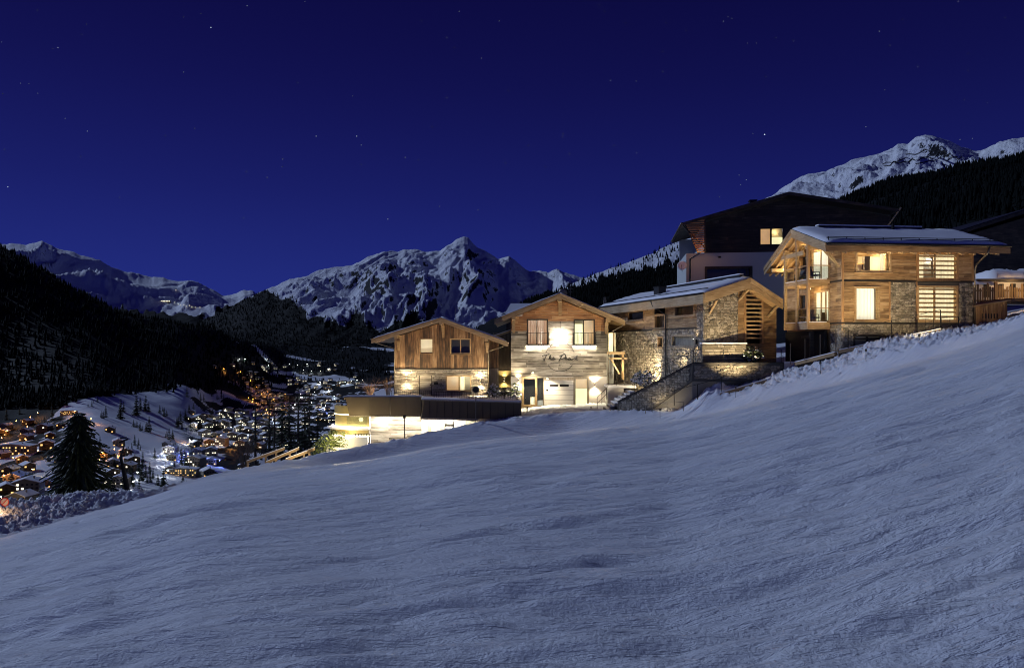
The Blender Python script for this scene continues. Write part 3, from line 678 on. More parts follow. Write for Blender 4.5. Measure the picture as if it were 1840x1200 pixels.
def updown_lamp(P, label, group, e=60, rotz=0):               # a small cylinder on a wall that throws its light up and down
    t = thing('wall_lamp', label, 'wall lamp', P, rotz, group)
    mb = MB(); mb.lathe([(.055, -.11), (.06, -.10), (.06, .10), (.055, .11)], 12, (0, -.12, 0)); mb.box(-.03, .03, -.07, 0, -.05, .05); obj('housing', mb, 'tin', t)
    for s in (-1, 1):
        k = MB(); k.lathe([(.045, .1105*s), (.045, .118*s)], 12, (0, -.12, 0)); obj('lens', k, 'bulb', t)
        light('SPOT', t, (0, -.26, .16*s), e, (1, .80, .50), to=(0, -.02, 2.2*s), cone=125, blend=.9, size=.04)
    return t
def railing(name, label, pts, h, mat='dark_metal', group=None, gap=.13, rails=(1.0, .08), post_every=1.6, balusters=True, r=.018, cat='railing'):
    t = thing(name, label, cat, pts[0], 0, group); o = Vector(pts[0]); q = [Vector(p)-o for p in pts]
    for f in rails:
        mb = MB()
        for a, b in zip(q, q[1:]): mb.bar(a+Vector((0,0,h*f)), b+Vector((0,0,h*f)), .045, .03)
        obj('rail', mb, mat, t)
    pm = None; bm_ = None
    for a, b in zip(q, q[1:]):
        L = (b-a).length; n = max(1, round(L/post_every))
        for i in range(n+1):
            if i == 0 and a is not q[0]: continue
            if pm is None: k = MB(); k.box(-.022, .022, -.022, .022, -.05, h+.01); pm = k.mesh('post', MT[mat])
            c = link('post', pm, t); c.location = a+(b-a)*(i/n)
        if balusters:
            n2 = max(1, round(L/gap))
            for i in range(1, n2):
                if bm_ is None: k = MB(); k.box(-.010, .010, -.010, .010, h*rails[-1], h*rails[0]-.01); bm_ = k.mesh('baluster', MT[mat])
                c = link('baluster', bm_, t); c.location = a+(b-a)*(i/n2)
    return t
def downpipe(parent, pts, r=.045, mat='tin'): mb = MB(); mb.tube(pts, r, 8); return obj('downpipe', mb, mat, parent, smooth=True)
# ================================================================ the left chalet: old upright boards over ledge stone
fa = Fr(at(709, 712, 66), 0)
A = thing('chalet', 'small chalet with upright weathered boards above a lit stone ground floor', 'chalet', fa.O)
WA = fa.uw(877, 700)[0]; wf = fa.uw(709, 662)[1]
La, ra, Ra = fa.uw(667, 609, -1.4), fa.uw(792, 570.5, -1.4), fa.uw(913, 614.5, -1.4)
topA = [(u, tl([La, ra, Ra], u)-.40) for u in (0, ra[0], WA)]
w1 = fa.rect(754.5, 778, 608.5, 634); w2 = fa.rect(809.5, 845.5, 608.8, 635.5); d1 = fa.rect(753, 776, 674.5, 712); w3 = fa.rect(801.5, 846, 675, 702)
ops = [w1, w2, d1, w3]
wall_back(A, FRONT(), 0, WA, 0, topA, ops)
mb = MB(); mb.box(0, .2, .2, 9, 0, topA[0][1]); mb.box(WA-.2, WA, .2, 9, 0, topA[2][1]); mb.box(.2, WA-.2, 8.8, 9, 0, topA[0][1]); mb.box(.2, WA-.2, .6, 8.8, wf-.2, wf); obj('wall', mb, 'mortar', A)
planks(A, FRONT(), 0, WA, wf+.03, topA, True, .25, ops, 'old_planks', 3, .03)
ledge_stones(A, FRONT(), 0, WA, .02, wf-.10, ops, 5)
mb = MB(); mb.box(-.03, WA+.03, -.075, 0, wf-.09, wf+.02); obj('trim_board', mb, 'dark_wood', A)
for (x0, x1, y0, y1) in ((748, 782, 669.5, 674), (796, 850, 670, 674.5)):
    r = fa.rect(x0, x1, y0, y1); mb = MB(); mb.box(r[0], r[1], -.10, 0, r[2], r[3]); obj('lintel', mb, 'grey_planks', A)
window(A, FRONT(), w1, 'larch', .09, recess=.08, inside=[('blind_warm', 0, 1)], label='square window with its blind drawn')
window(A, FRONT(), w2, 'beam', .12, (.5,), recess=.08, inside=[('inside_dark', 0, 1, 0, 1, .3)], label='two-light dark window')
window(A, FRONT(), w3, 'beam', .10, (.52,), recess=.10, inside=[('blind_orange', 0, .5), ('curtain_cream', .55, .74), ('inside_pale', .5, 1, 0, 1, .6)], label='wide window half covered by a blind')
mb = MB(); mb.box(d1[0], d1[1], .10, .16, d1[2], d1[3]); dr = obj('door', mb, 'dark_wood', A)
n = 7
for i in range(n):
    mb = MB(); z = d1[2]+(d1[3]-d1[2])*i/n; mb.box(d1[0]+.06, d1[1]-.06, .06, .098, z+.01, z+(d1[3]-d1[2])/n-.01); obj('board', mb, 'grey_planks', dr)
mb = MB(); mb.box(d1[1]-.16, d1[1]-.10, .0, .055, 1.0, 1.12); obj('handle', mb, 'dark_metal', dr)
r = fa.rect(780, 787.5, 686, 690.5); mb = MB(); mb.box(r[0], r[1], -.12, -.085, r[2], r[3]); obj('plaque', mb, 'dark_metal', A)
gable_roof(A, La, ra, Ra, -1.4, 9.4, .42, purl=[(fa.uw(715, 612)[0], .30, .32), (ra[0], .32, .34), (fa.uw(874.5, 612)[0], .30, .32)])
for px, y0, y1 in ((715.5, 613, 630), (795.5, 585, 607), (875, 616, 634)):
    u, wt = fa.uw(px, y0, -.35); _, wb = fa.uw(px, y1, -.35); mb = MB()
    mb.prism([(u-.15, wt), (u+.15, wt), (u+.13, wb), (u-.05, wb)], lambda a, b: (a, -.34, b), lambda a, b: (a, -.14, b)); obj('bracket', mb, 'beam', A)
# the recessed wing on its right side
c0, c1 = WA, fa.uw(896, 662, 1.5)[0]
wall_back(A, FRONT(1.5), c0, c1, 0, [(c0, tl([La, ra, Ra], c0)-.42), (c1, tl([La, ra, Ra], c1)-.42)], [])
planks(A, FRONT(1.5), c0, c1, wf, [(c0, tl([La, ra, Ra], c0)-.42), (c1, tl([La, ra, Ra], c1)-.42)], True, .26, [], 'old_planks', 9)
planks(A, FRONT(1.5), c0, c1, 0, [(c0, wf-.05), (c1, wf-.05)], True, .32, [], 'grey_post', 10)
# gutters and downpipes
for s, (e, hx) in ((-1, (La, 709)), (1, (Ra, 878))):
    mb = MB(); mb.tube([(e[0], -1.42, e[1]-.02), (e[0], 9.3, e[1]-.02)], .075, 8); obj('gutter', mb, 'tin', A, smooth=True)
    wu = fa.uw(hx, 660)[0]; downpipe(A, [(e[0], -1.2, e[1]-.08), (e[0]-s*.15, -1.1, e[1]-.28), (wu, -.12, e[1]-.85), (wu, -.12, .05)])
mb = MB(); mb.tube([(fa.uw(818, 575, 6)[0], 6, 2.4), (fa.uw(818, 575, 6)[0], 6, fa.uw(818, 552, 6)[1])], .03, 6); obj('vent_pipe', mb, 'tin', A)
for px, py, lb in ((731, 681, 'lit up-and-down wall lamp on ledge stone left of the dark chalet door'), (863.5, 685.5, 'lit up-and-down wall lamp on ledge stone right of the chalet window')):
    u, w = fa.uw(px, py); updown_lamp(fa.O+Vector((u, -.10, w)), lb, 'wall lamps of the chalets', 300)
# warm strips along the purlins light the gable from under the eave
def eave_strip(name, label, pts, e, facing, col=(1, .66, .30)):
    t = thing(name, label, 'light strip', pts[0]); o = Vector(pts[0]); b = Vector(pts[1])-o
    mb = MB(); mb.bar((0,0,0), b, .05, .03); obj('channel', mb, 'tin', t)
    light('AREA', t, b/2+Vector(facing)*.06, e, col, to=b/2+Vector(facing)*2, size=b.length, size_y=.06) if abs(b.x) > .1 or True else None
    l = t.children[-1]; l.rotation_euler = Vector(facing).normalized().to_track_quat('-Z', 'Y').to_euler()
    ang = math.atan2(b.y, b.x)
    q = Vector(facing).normalized(); X = b.normalized(); Zx = -q; Yx = Zx.cross(X); l.rotation_euler = Matrix((X, Yx, Zx)).transposed().to_euler()
    return t

# ================================================================ the middle chalet with the sign
fb = Fr(at(918, 730, 68), 0)
B = thing('chalet', 'tall gabled chalet of level grey boards carrying the round sign', 'chalet', fb.O)
WB = fb.uw(1090, 700)[0]; wg = fb.uw(918, 674)[1]
Lb, rb, Rb = fb.uw(888.5, 573.5, -1.6), fb.uw(1006.5, 526.5, -1.6), fb.uw(1123.5, 575.5, -1.6)
topB = [(u, tl([Lb, rb, Rb], u)-.48) for u in (0, rb[0], WB)]
f1 = fb.rect(947.5, 984, 574, 620); f2 = fb.rect(1031.5, 1068, 574.5, 620)
g1 = fb.rect(939, 964, 678, 729.6); g2 = fb.rect(965, 977, 678, 729.6); gd = fb.rect(978, 1031, 683, 727.5); g3 = fb.rect(1032, 1057, 678.5, 729.6)
ops = [f1, f2, g1, g2, gd, g3]
wall_back(B, FRONT(), 0, WB, 0, topB, ops, 'plaster')
mb = MB(); mb.box(0, .2, .2, 12, 0, topB[0][1]); mb.box(WB-.2, WB, .2, 12, 0, topB[2][1]); mb.box(.2, WB-.2, 11.8, 12, 0, topB[0][1]); mb.box(.2, WB-.2, .7, 11.8, wg-.2, wg); obj('wall', mb, 'plaster', B)
wz = fb.uw(918, 574)[1]; wside = fb.uw(918, 594)[1]
planks(B, FRONT(), 0, WB, wg+.02, topB, False, .235, ops, lambda a, b: 'brown_planks' if (b > wz-.1 or (b > wside and (a < f1[0] or a > f2[1]))) else 'grey_planks', 13, .035)
mb = MB(); mb.box(-.02, WB+.02, -.06, 0, wg-.14, wg+.015); obj('trim_board', mb, 'grey_planks', B)
def french(r, ins, lb):
    w = window(B, FRONT(), r, 'dark_wood', .11, (.47,), recess=.12, inside=ins, sill=False, label=lb)
    mb = MB(); y = -.20
    for z in (r[2]+.12, r[2]+1.15): mb.box(r[0]-.12, r[1]+.12, y-.02, y+.02, z-.02, z+.02)
    k = obj('balcony_rail', mb, 'dark_metal', B)
    n = 16; pm = None
    for i in range(n+1):
        if pm is None: q = MB(); q.box(-.011, .011, y-.011, y+.011, r[2]+.14, r[2]+1.13); pm = q.mesh('baluster', MT['dark_metal'])
        c = link('baluster', pm, k); c.location = (r[0]-.10+(r[1]-r[0]+.20)*i/n, 0, 0)
    mb = MB(); mb.box(r[0]-.14, r[0]-.10, y-.02, 0, r[2]+.1, r[2]+1.17); mb.box(r[1]+.10, r[1]+.14, y-.02, 0, r[2]+.1, r[2]+1.17); obj('rail_bracket', mb, 'dark_metal', B)
french(f1, [('curtain_brown', 0, .5), ('curtain_brown', .48, 1)], 'french window with brown curtains drawn')
french(f2, [('screen_pale', .03, .44, 0, .84), ('inside_pale', 0, .47, 0, 1, .5), ('blind_orange', .48, 1, 0, 1, .4)], 'french window with a pale screen behind its left light')
# glazed entrance, side light, garage door, second door
window(B, FRONT(), g1, 'beam', .22, recess=.10, inside=[('inside_dark', 0, 1, 0, 1, .9), ('curtain_cream', .55, .9, 0, .3, .7)], sill=False, name='door', label='glazed entrance door in a timber frame')
window(B, FRONT(), g2, 'grey_post', .08, recess=.10, inside=[('inside_dark', 0, 1, .2, 1, .3), ('white_paint', 0, 1, 0, .2, .05)], sill=False, name='side_light')
window(B, FRONT(), g3, 'grey_post', .20, recess=.10, inside=[('blind_orange', 0, 1, .62, 1), ('screen_pale', 0, 1, 0, .62)], sill=False, name='door', label='timber framed door with a bright pale pane')
mb = MB(); mb.box(gd[0], gd[1], .02, .10, gd[2], gd[3]); gg = obj('garage_door', mb, 'white_paint', B)
for (x0, x1) in ((987, 1002.5), (1006, 1022)):
    r = fb.rect(x0, x1, 690.3, 694.5); mb = MB(); mb.box(r[0], r[1], .0, .018, r[2], r[3]); obj('slot_window', mb, 'black', gg)
for k in range(1, 5):
    mb = MB(); z = gd[2]+(gd[3]-gd[2])*k/5; mb.box(gd[0]+.03, gd[1]-.03, .012, .0185, z-.012, z+.012); obj('panel_joint', mb, 'concrete', gg)
mb = MB(); mb.box(gd[0]-.02, gd[1]+.02, -.05, .1, gd[3], gd[3]+.26); obj('lintel', mb, 'grey_post', B)
r = fb.rect(981.5, 985, 699, 702.5); mb = MB(); mb.box(r[0], r[1], -.03, .015, r[2], r[3]); obj('handle', mb, 'dark_metal', gg)
gable_roof(B, Lb, rb, Rb, -1.6, 12.4, .50, purl=[(fb.uw(923, 575)[0], .34, .38), (rb[0], .34, .38), (fb.uw(1090, 575)[0], .34, .38)])
for px, y0, y1 in ((923, 576, 598), (1006.5, 541, 567), (1090, 577, 600)):
    u, wt = fb.uw(px, y0, -.4); _, wb = fb.uw(px, y1, -.4); mb = MB()
    mb.box(u-.15, u+.15, -.42, -.20, wb+.2, wt); mb.prism([(u-.15, wb+.2), (u+.15, wb+.2), (u+.12, wb), (u-.12, wb)], lambda a, b: (a, -.42, b), lambda a, b: (a, -.20, b)); obj('bracket', mb, 'beam', B)
for s, (e, hx) in ((-1, (Lb, 917)), (1, (Rb, 1093))):
    mb = MB(); mb.tube([(e[0], -1.62, e[1]-.02), (e[0], 12.2, e[1]-.02)], .08, 8); obj('gutter', mb, 'tin', B, smooth=True)
wu = fb.uw(1092.5, 660)[0]
downpipe(B, [(Rb[0], -1.2, Rb[1]-.1), (Rb[0]-.2, -1.1, Rb[1]-.5), (wu, -.15, Rb[1]-1.2), (wu, -.15, 1.4), (wu-.25, -.15, 1.0), (wu-.25, -.15, .5), (wu+.2, -.15, .1)], .055)
# satellite dish, aerial, the roof behind
def dish(P, r, label, face, mat='tin'):
    t = thing('satellite_dish', label, 'satellite dish', P); d = Vector(face).normalized(); q = d.to_track_quat('Z', 'Y').to_matrix().to_4x4()
    mb = MB(); prof = [(r*.02, 0)]+[(r*f, .22*r*f*f) for f in (.25, .5, .75, 1)]+[(r*.98, .22*r+.02), (r*.5, .055*r+.025), (r*.02, .02)]
    mb.lathe(prof, 20); mb.v = [tuple((q @ Vector(v).to_4d()).to_3d()+Vector((0, 0, r*1.15))) for v in mb.v]; obj('reflector', mb, mat, t, smooth=True)
    mb = MB(); mb.tube([(0,0,-.05), Vector((0,0,r*1.15))-d*.06], .03, 6); obj('mast', mb, 'dark_metal', t)
    c = Vector((0,0,r*1.15)); mb = MB(); mb.tube([c-Vector((0,0,r))+d*.2*r, c+d*r*.9-Vector((0,0,.12))], .015, 5); mb.box(*(sum(([x-.05, x+.05] for x in c+d*r*.92-Vector((0,0,.1))), []))); obj('feed_arm', mb, 'tin', t)
    return t
P = fb.O+Vector((fb.uw(1011, 530, 3)[0], 3, 0)); P.z = fb.O.z+tl([Lb, rb, Rb], P.x-fb.O.x)
dish(P, .46, 'grey satellite dish standing on the ridge of the sign chalet', (.25, .9, .25))
P = fb.O+Vector((fb.uw(1024.5, 540, 2.6)[0], 2.6, 0)); P.z = fb.O.z+tl([Lb, rb, Rb], P.x-fb.O.x)
t = thing('roof_aerial', 'thin aerial mast on the right slope of the sign chalet roof', 'aerial', P); mb = MB(); mb.tube([(0,0,-.05), (0,0,at(1024.5, 502, 70.6).z-P.z)], .028, 6); obj('mast', mb, 'tin', t)
mb = MB(); mb.box(-.3, .3, -.012, .012, 1.2, 1.23); mb.box(-.2, .2, -.012, .012, .95, .98); obj('crossbar', mb, 'tin', t)
P = at(1086.5, 556, 74); t = thing('flue_pipe', 'steel flue pipe with cap behind the right eave of the sign chalet', 'flue', P); h = at(1086.5, 534, 74).z-P.z
mb = MB(); mb.lathe([(.16, -2.5), (.16, h*.7), (.20, h*.7+.02), (.20, h*.75), (.10, h*.75+.02), (.10, h)], 12); obj('pipe', mb, 'tin', t, smooth=False)
# the sign: a broken ring, script and a small line below, standing off the boards
sg = thing('chalet_sign', 'round metal sign with script name and small line on the grey boards', 'sign', fb.O+Vector((fb.uw(1006.5, 641)[0], 0, fb.uw(1006.5, 641)[1])))
rad = 26.2/19.1; yy_ = -.056
def arc(a0, a1): mb = MB(); mb.tube([(rad*math.cos(R(a0+(a1-a0)*i/14)), yy_, rad*math.sin(R(a0+(a1-a0)*i/14))) for i in range(15)], .030, 6); obj('ring_arc', mb, 'letter', sg)
arc(214, 326); arc(18, 62); arc(118, 162)
px2 = lambda x, y: (((x-930)/20/19.1), yy_, -((y-640)/20/19.1))     # from a 20x enlargement around the sign's middle (930, 640)
STRK = [[(282,614),(340,588),(430,566),(550,528)], [(442,572),(410,640),(380,720),(350,795)],
 [(600,560),(578,610),(542,675),(518,742)], [(526,718),(560,684),(588,672),(598,690),(588,722),(602,740),(640,712)], [(640,708),(700,692),(714,670),(692,656),(662,674),(654,706),(676,738),(735,722),(765,708)],
 [(1000,590),(960,660),(915,740),(880,800)], [(905,625),(950,600),(1020,565),(1075,530),(1110,560),(1130,600),(1110,650),(1060,690),(1000,715),(955,712)],
 [(1100,705),(1158,690),(1172,668),(1148,655),(1116,674),(1108,706),(1132,738),(1190,722),(1225,705)], [(1290,680),(1250,680),(1225,720),(1240,755),(1285,735),(1310,690),(1305,740),(1335,755),(1380,730)], 
 [(1380,730),(1440,690),(1500,630),(1550,590),(1535,620),(1490,690),(1455,765)], [(1475,720),(1520,690),(1545,695),(1500,720),(1530,755),(1580,740)]]
def smoothline(p, n=4):
    o = []
    for i in range(len(p)-1):
        a, b, c, d = p[max(i-1, 0)], p[i], p[i+1], p[min(i+2, len(p)-1)]
        for k in range(n):
            s = k/n; o.append(tuple(.5*(2*b[j]+(c[j]-a[j])*s+(2*a[j]-5*b[j]+4*c[j]-d[j])*s*s+(3*b[j]-a[j]-3*c[j]+d[j])*s**3) for j in (0, 1)))
    return o+[p[-1]]
for i, s in enumerate(STRK): mb = MB(); mb.tube([px2(*p) for p in smoothline(s)], .043, 5); obj('script_letter', mb, 'letter', sg)
tx = bpy.data.curves.new('small_line', 'FONT'); tx.body = 'LA DOMAIN AT EL WEST'; tx.size = .155; tx.extrude = .01; tx.align_x = 'CENTER'; tx.align_y = 'CENTER'; tx.space_character = 1.08
to = bpy.data.objects.new('tmp', tx); COL.objects.link(to); bpy.context.view_layer.update()
me = bpy.data.meshes.new_from_object(to.evaluated_get(bpy.context.evaluated_depsgraph_get())); bpy.data.objects.remove(to)
me.materials.clear(); me.materials.append(MT['letter']); o = link('small_lettering', me, sg); o.rotation_euler = (R(90), 0, 0); o.location = px2(930, 862)
mb = MB(); mb.tube([px2(*p) for p in smoothline([(870,1000),(885,960),(905,935),(935,925),(975,935)])], .014, 5); mb.tube([px2(*p) for p in smoothline([(890,960),(920,968),(945,955)])], .012, 5); obj('flourish', mb, 'letter', sg)
# the flood lamp above the sign
u, w = fb.uw(1006.5, 597.5); P = fb.O+Vector((u, -.03, w+.0)); t = thing('flood_lamp', 'hanging flood lamp on a rod above the round sign', 'lamp', P)
mb = MB(); mb.tube([(0, -.12, fb.uw(1006.5, 579)[1]-w), (0, -.12, .1)], .022, 6); mb.box(-.04, .04, -.13, 0, fb.uw(1006.5, 579)[1]-w-.05, fb.uw(1006.5, 579)[1]-w+.05); obj('rod', mb, 'dark_metal', t)
mb = MB(); mb.lathe([(.05, .12), (.10, .05), (.11, -.06)], 14, (0, -.30, 0)); mb.bar((0, -.12, .1), (0, -.30, .08), .03, .03); obj('housing', mb, 'dark_metal', t)
mb = MB(); mb.lathe([(.09, -.062), (.09, -.075)], 14, (0, -.30, 0)); obj('lens', mb, 'bulb_white', t)
light('SPOT', t, (0, -1.05, .20), 1000, (1, .88, .70), to=(0, .2, -1.2), cone=150, blend=1.0, size=.06)
light('POINT', t, (0, -.85, -.6), 130, (1, .86, .66), size=.08)
u, w = fb.uw(1006.5, 610); mb = MB(); mb.lathe([(.04, -.05), (.055, -.04), (.055, .04), (.04, .05)], 10); o = obj('wall_sensor', mb, 'dark_metal', None, label='small dark sensor in the glare below the flood lamp', cat='sensor', loc=fb.O+Vector((u, -.10, w)))
# light ledges below the french balconies
for r, s in ((f1, 'left'), (f2, 'right')):
    P = fb.O+Vector((r[0]-.15, -.13, r[2]-.10)); L = r[1]-r[0]+.30
    t = thing('light_ledge', 'bright white light ledge under the %s' % ('brown curtained french window' if s == 'left' else 'french window with the pale screen'), 'light strip', P, 0, 'light ledges below the french windows')
    mb = MB(); mb.box(0, L, -.10, .11, -.06, .06); obj('channel', mb, 'white_paint', t); mb = MB(); mb.box(.02, L-.02, -.112, -.102, -.05, .05); mb.box(.02, L-.02, -.09, .09, -.075, -.063); obj('diffuser', mb, 'led', t)
    light('AREA', t, (L/2, -.02, -.10), 38, (1, .88, .68), to=(L/2, .14, -1.5), size=L, size_y=.05)
for px, py, lb in ((931.5, 683, 'lit wall lamp on white plaster left of the glazed entrance door'), (1068.5, 691, 'lit up-and-down wall lamp on white plaster right of the garage')):
    u, w = fb.uw(px, py); updown_lamp(fb.O+Vector((u, 0, w)), lb, 'wall lamps of the chalets', 300)
for px, py, lb in ((957.5, 668.5, 'small square wall light above the glazed entrance door'), (983.5, 679.5, 'small ceiling light at the left end of the garage lintel')):
    u, w = fb.uw(px, py); t = thing('entrance_light', lb, 'lamp', fb.O+Vector((u, -.06, w)), 0, 'small lights over the doors')
    mb = MB(); mb.box(-.10, .10, -.04, .06, -.05, .07); obj('housing', mb, 'white_paint', t); mb = MB(); mb.box(-.09, .09, -.035, .05, -.065, -.052); obj('lens', mb, 'bulb', t); light('SPOT', t, (0, -.8, -.05), 420, (1, .82, .55), to=(0, -.3, -2), cone=140, blend=.8)
# terrace-side passage between the two chalets: a tin-clad annexe and a low wall
P = at(896, 712, 73); AX = thing('annexe', 'narrow annexe clad in upright grey tin between the two chalets', 'annexe', P)
h0, h1 = at(0, 663, 73).z-P.z, at(0, 597, 73).z-P.z; wd = 2.2
mb = MB(); mb.box(-.6, wd, 0, 5, 0, h1); obj('wall', mb, 'mortar', AX)
for i in range(20):
    mb = MB(); x = -.55+i*.135; mb.prism([(x, 0), (x+.035, -.04), (x+.085, -.04), (x+.12, 0)], lambda a, b: (a, b-.003, h0), lambda a, b: (a, b-.003, h1-.05)); obj('tin_sheet', mb, 'tin', AX)
mb = MB(); mb.box(-.5, wd, -.06, 0, .9, h0-.15); obj('lower_cladding', mb, 'olive', AX)
mb = MB(); mb.prism([(-1.4, h1-.9), (wd, h1+.35), (wd, h1+.55), (-1.4, h1-.7)], lambda a, b: (a, -.5, b), lambda a, b: (a, 5.2, b)); obj('roof', mb, 'soffit', AX)
mb = MB(); mb.prism([(-1.35, h1-.69), (wd, h1+.56), (wd, h1+.64), (-1.35, h1-.60)], lambda a, b: (a, -.4, b), lambda a, b: (a, 5.1, b)); obj('snow_cover', mb, 'snow', AX)
updown_lamp(at(906, 682, 72.9), 'added wall lamp on the tin annexe in the passage', 'wall lamps of the chalets', 140)  # lamp added to brighten the tin cladding
P = at(933, 570, 84); bh = thing('rear_roof', 'snow covered flat roof showing behind the left eave of the sign chalet', 'roof', P)
mb = MB(); mb.box(-1.5, 4, 0, 6, -4, .2); obj('wall', mb, 'dark_wood', bh); mb = MB(); mb.box(-1.7, 4.2, -.3, 6.3, .21, .45); obj('deck', mb, 'roof_metal', bh)
mb = MB(); mb.prism([(-1.65, .455), (4.2, .455), (4.2, 1.75), (-1.0, 1.75)], lambda a, b: (a, -.25+(b-.45)*2, b), lambda a, b: (a, 6.2, b)); obj('snow_cover', mb, 'snow', bh)
# ================================================================ the low building under the terrace
fl = Fr(at(664, 800, 62.6), 0); fl.O.z -= .8
LB = thing('garage_building', 'low flat building with bronze fascia and brightly lit board wall behind the snow bank', 'garage', fl.O)
ztop = at(0, 712, 66).z-fl.O.z                                   # terrace level
x0 = fl.uw(622, 740, -1)[0]; x1 = fl.uw(937, 740, -1)[0]
fzb = fl.uw(664, 746, -1)[1]; fzt = fl.uw(664, 713.5, -1)[1]
mb = MB(); mb.box(x0+.3, x1-.3, -.6, 12, ztop-.45, ztop-.012); obj('terrace_slab', mb, 'concrete', LB)
mb = MB(); mb.box(x0+.5, x1-.5, -.55, 12, ztop-.008, ztop+.05); obj('snow_cover', mb, 'snow', LB)
xs = fl.uw(757, 740, -1)[0]
mb = MB(); mb.box(0, x1-.2, .2, 11, -2, fzb-.02); obj('wall', mb, 'plaster', LB)
# left fascia: plain bronze sheets leaning a little outwards
ks = [622, 664, 701, 730, 757]
for i in range(4):
    a, b = fl.uw(ks[i], 740, -1)[0], fl.uw(ks[i+1], 740, -1)[0]; mb = MB()
    mb.prism([(-1.30, fzt), (-1.0, fzt), (-.8, fzb), (-1.05, fzb)], lambda p, q: (a+.008+(.25 if i == 0 and q < fzb+.1 else 0), p, q), lambda p, q: (b-.008, p, q)); obj('fascia_panel', mb, 'bronze', LB)
a, b = fl.uw(622, 740, -1)[0], xs
mb = MB(); mb.box(a-.05, b, -1.36, -.55, fzt+.003, fzt+.07); obj('coping', mb, 'tin', LB); mb = MB(); mb.box(a, b, -1.30, -.6, fzt+.072, fzt+.15); obj('snow_cover', mb, 'snow', LB)
mb = MB(); mb.box(a+.3, b, -1.08, -.78, fzb-.12, fzb-.003); obj('trim_board', mb, 'grey_post', LB)
downpipe(LB, [(fl.uw(701, 720, -1.4)[0], -1.40, fzt), (fl.uw(701, 720, -1.4)[0], -1.30, fzb-.05)], .03)
# right fascia: twelve standing-seam panels
zt0, zt1 = fl.uw(760, 719, -1.4)[1], fl.uw(936, 724, -1.4)[1]; zb0, zb1 = fl.uw(757, 749, -1.4)[1], fl.uw(936, 753, -1.4)[1]
xa, xb = fl.uw(758, 740, -1.6)[0], fl.uw(936, 740, -1.6)[0]
for i in range(13):
    f0, f1_ = i/13, (i+1)/13; a = xa+(xb-xa)*f0; b = xa+(xb-xa)*f1_
    T = lambda f: zt0+(zt1-zt0)*f; Bo = lambda f: zb0+(zb1-zb0)*f; mb = MB()
    mb.add([(a+.012, -1.78, Bo(f0)), (b-.012, -1.78, Bo(f1_)), (b-.012, -1.62, T(f1_)), (a+.012+(.2 if i == 0 else 0), -1.62, T(f0)), (a+.012, -1.6, Bo(f0)), (b-.012, -1.6, Bo(f1_)), (b-.012, -1.5, T(f1_)), (a+.012, -1.5, T(f0))],
           [(0,1,2,3), (7,6,5,4), (0,4,5,1), (1,5,6,2), (2,6,7,3), (3,7,4,0)]); obj('fascia_panel', mb, 'bronze', LB)
    mb = MB(); mb.bar((b, -1.80, Bo(f1_)), (b, -1.63, T(f1_)), .024, .05, (0,1,0)); obj('seam', mb, 'dark_metal', LB)
mb = MB(); mb.add([(xa, -1.72, zt0+.01), (xb+.1, -1.72, zt1+.01), (xb+.1, -.5, zt1+.01), (xa, -.5, zt0+.01), (xa, -1.72, zt0+.09), (xb+.1, -1.72, zt1+.09), (xb+.1, -.5, zt1+.09), (xa, -.5, zt0+.09)], [(0,3,2,1), (4,5,6,7), (0,1,5,4), (1,2,6,5), (2,3,7,6), (3,0,4,7)]); obj('coping', mb, 'grey_post', LB)
mb = MB(); mb.add([(xa+.1, -1.64, zt0+.093), (xb, -1.64, zt1+.093), (xb, -.55, zt1+.093), (xa+.1, -.55, zt0+.093), (xa+.1, -1.60, zt0+.19), (xb, -1.60, zt1+.19), (xb, -.6, zt1+.22), (xa+.1, -.6, zt0+.22)], [(0,3,2,1), (4,5,6,7), (0,1,5,4), (1,2,6,5), (2,3,7,6), (3,0,4,7)]); obj('snow_cover', mb, 'snow', LB)
mb = MB(); mb.add([(xa-.1, -1.80, zb0-.16), (xb, -1.80, zb1-.16), (xb, -.3, zb1-.16), (xa-.1, -.3, zb0-.16), (xa-.1, -1.80, zb0-.004), (xb, -1.80, zb1-.004), (xb, -.3, zb1-.004), (xa-.1, -.3, zb0-.004)], [(0,3,2,1), (4,5,6,7), (0,1,5,4), (1,2,6,5), (2,3,7,6), (3,0,4,7)]); obj('trim_board', mb, 'grey_post', LB)
mb = MB(); mb.box(xb-.02, xb+.05, -1.6, 2, zb1-1.2, zt1); obj('end_panel', mb, 'bronze', LB)
# the boarded wall and the lit bays
xw = fl.uw(757, 770)[0]
planks(LB, FRONT(.2), 0, xw, -.5, [(0, fzb-.03), (xw, fzb-.03)], False, .20, [], 'grey_planks', 17, .03)
for (p0, p1, y0, y1, m) in ((769, 774.5, 753, 778, 'grey_post'), (791, 799, 753.5, 775, 'grey_post'), (814, 816, 756, 772, 'dark_metal'), (833, 836, 755, 768, 'plaster')):
    r = fl.rect(p0, p1, y0, y1, .1); mb = MB(); mb.box(r[0], r[1], 0, .19, -.5, r[3]); obj('post', mb, m, LB)
r = fl.rect(799, 815, 761.5, 763, .1); mb = MB(); mb.box(r[0], r[1], .05, .12, r[2], r[3]); obj('gate_rail', mb, 'dark_metal', LB)
t = thing('light_strip', 'long white light strip under the bronze fascia of the low building', 'light strip', fl.O+Vector((.1, -.70, fzb-.12)))
mb = MB(); mb.box(0, xw-.1, 0, .06, 0, .04); obj('channel', mb, 'tin', t); mb = MB(); mb.box(0, xw-.1, .005, .055, -.02, -.003); obj('diffuser', mb, 'led', t)
light('AREA', t, (xw/2, .03, -.04), 340, (1, .89, .72), to=(xw/2, .5, -1.5), size=xw-.2, size_y=.05)
L2 = fl.uw(905, 760)[0]-xw
t = thing('light_strip', 'white light strip over the lit bays beside the snow bank', 'light strip', fl.O+Vector((xw+.3, -.55, zb0-.20)))
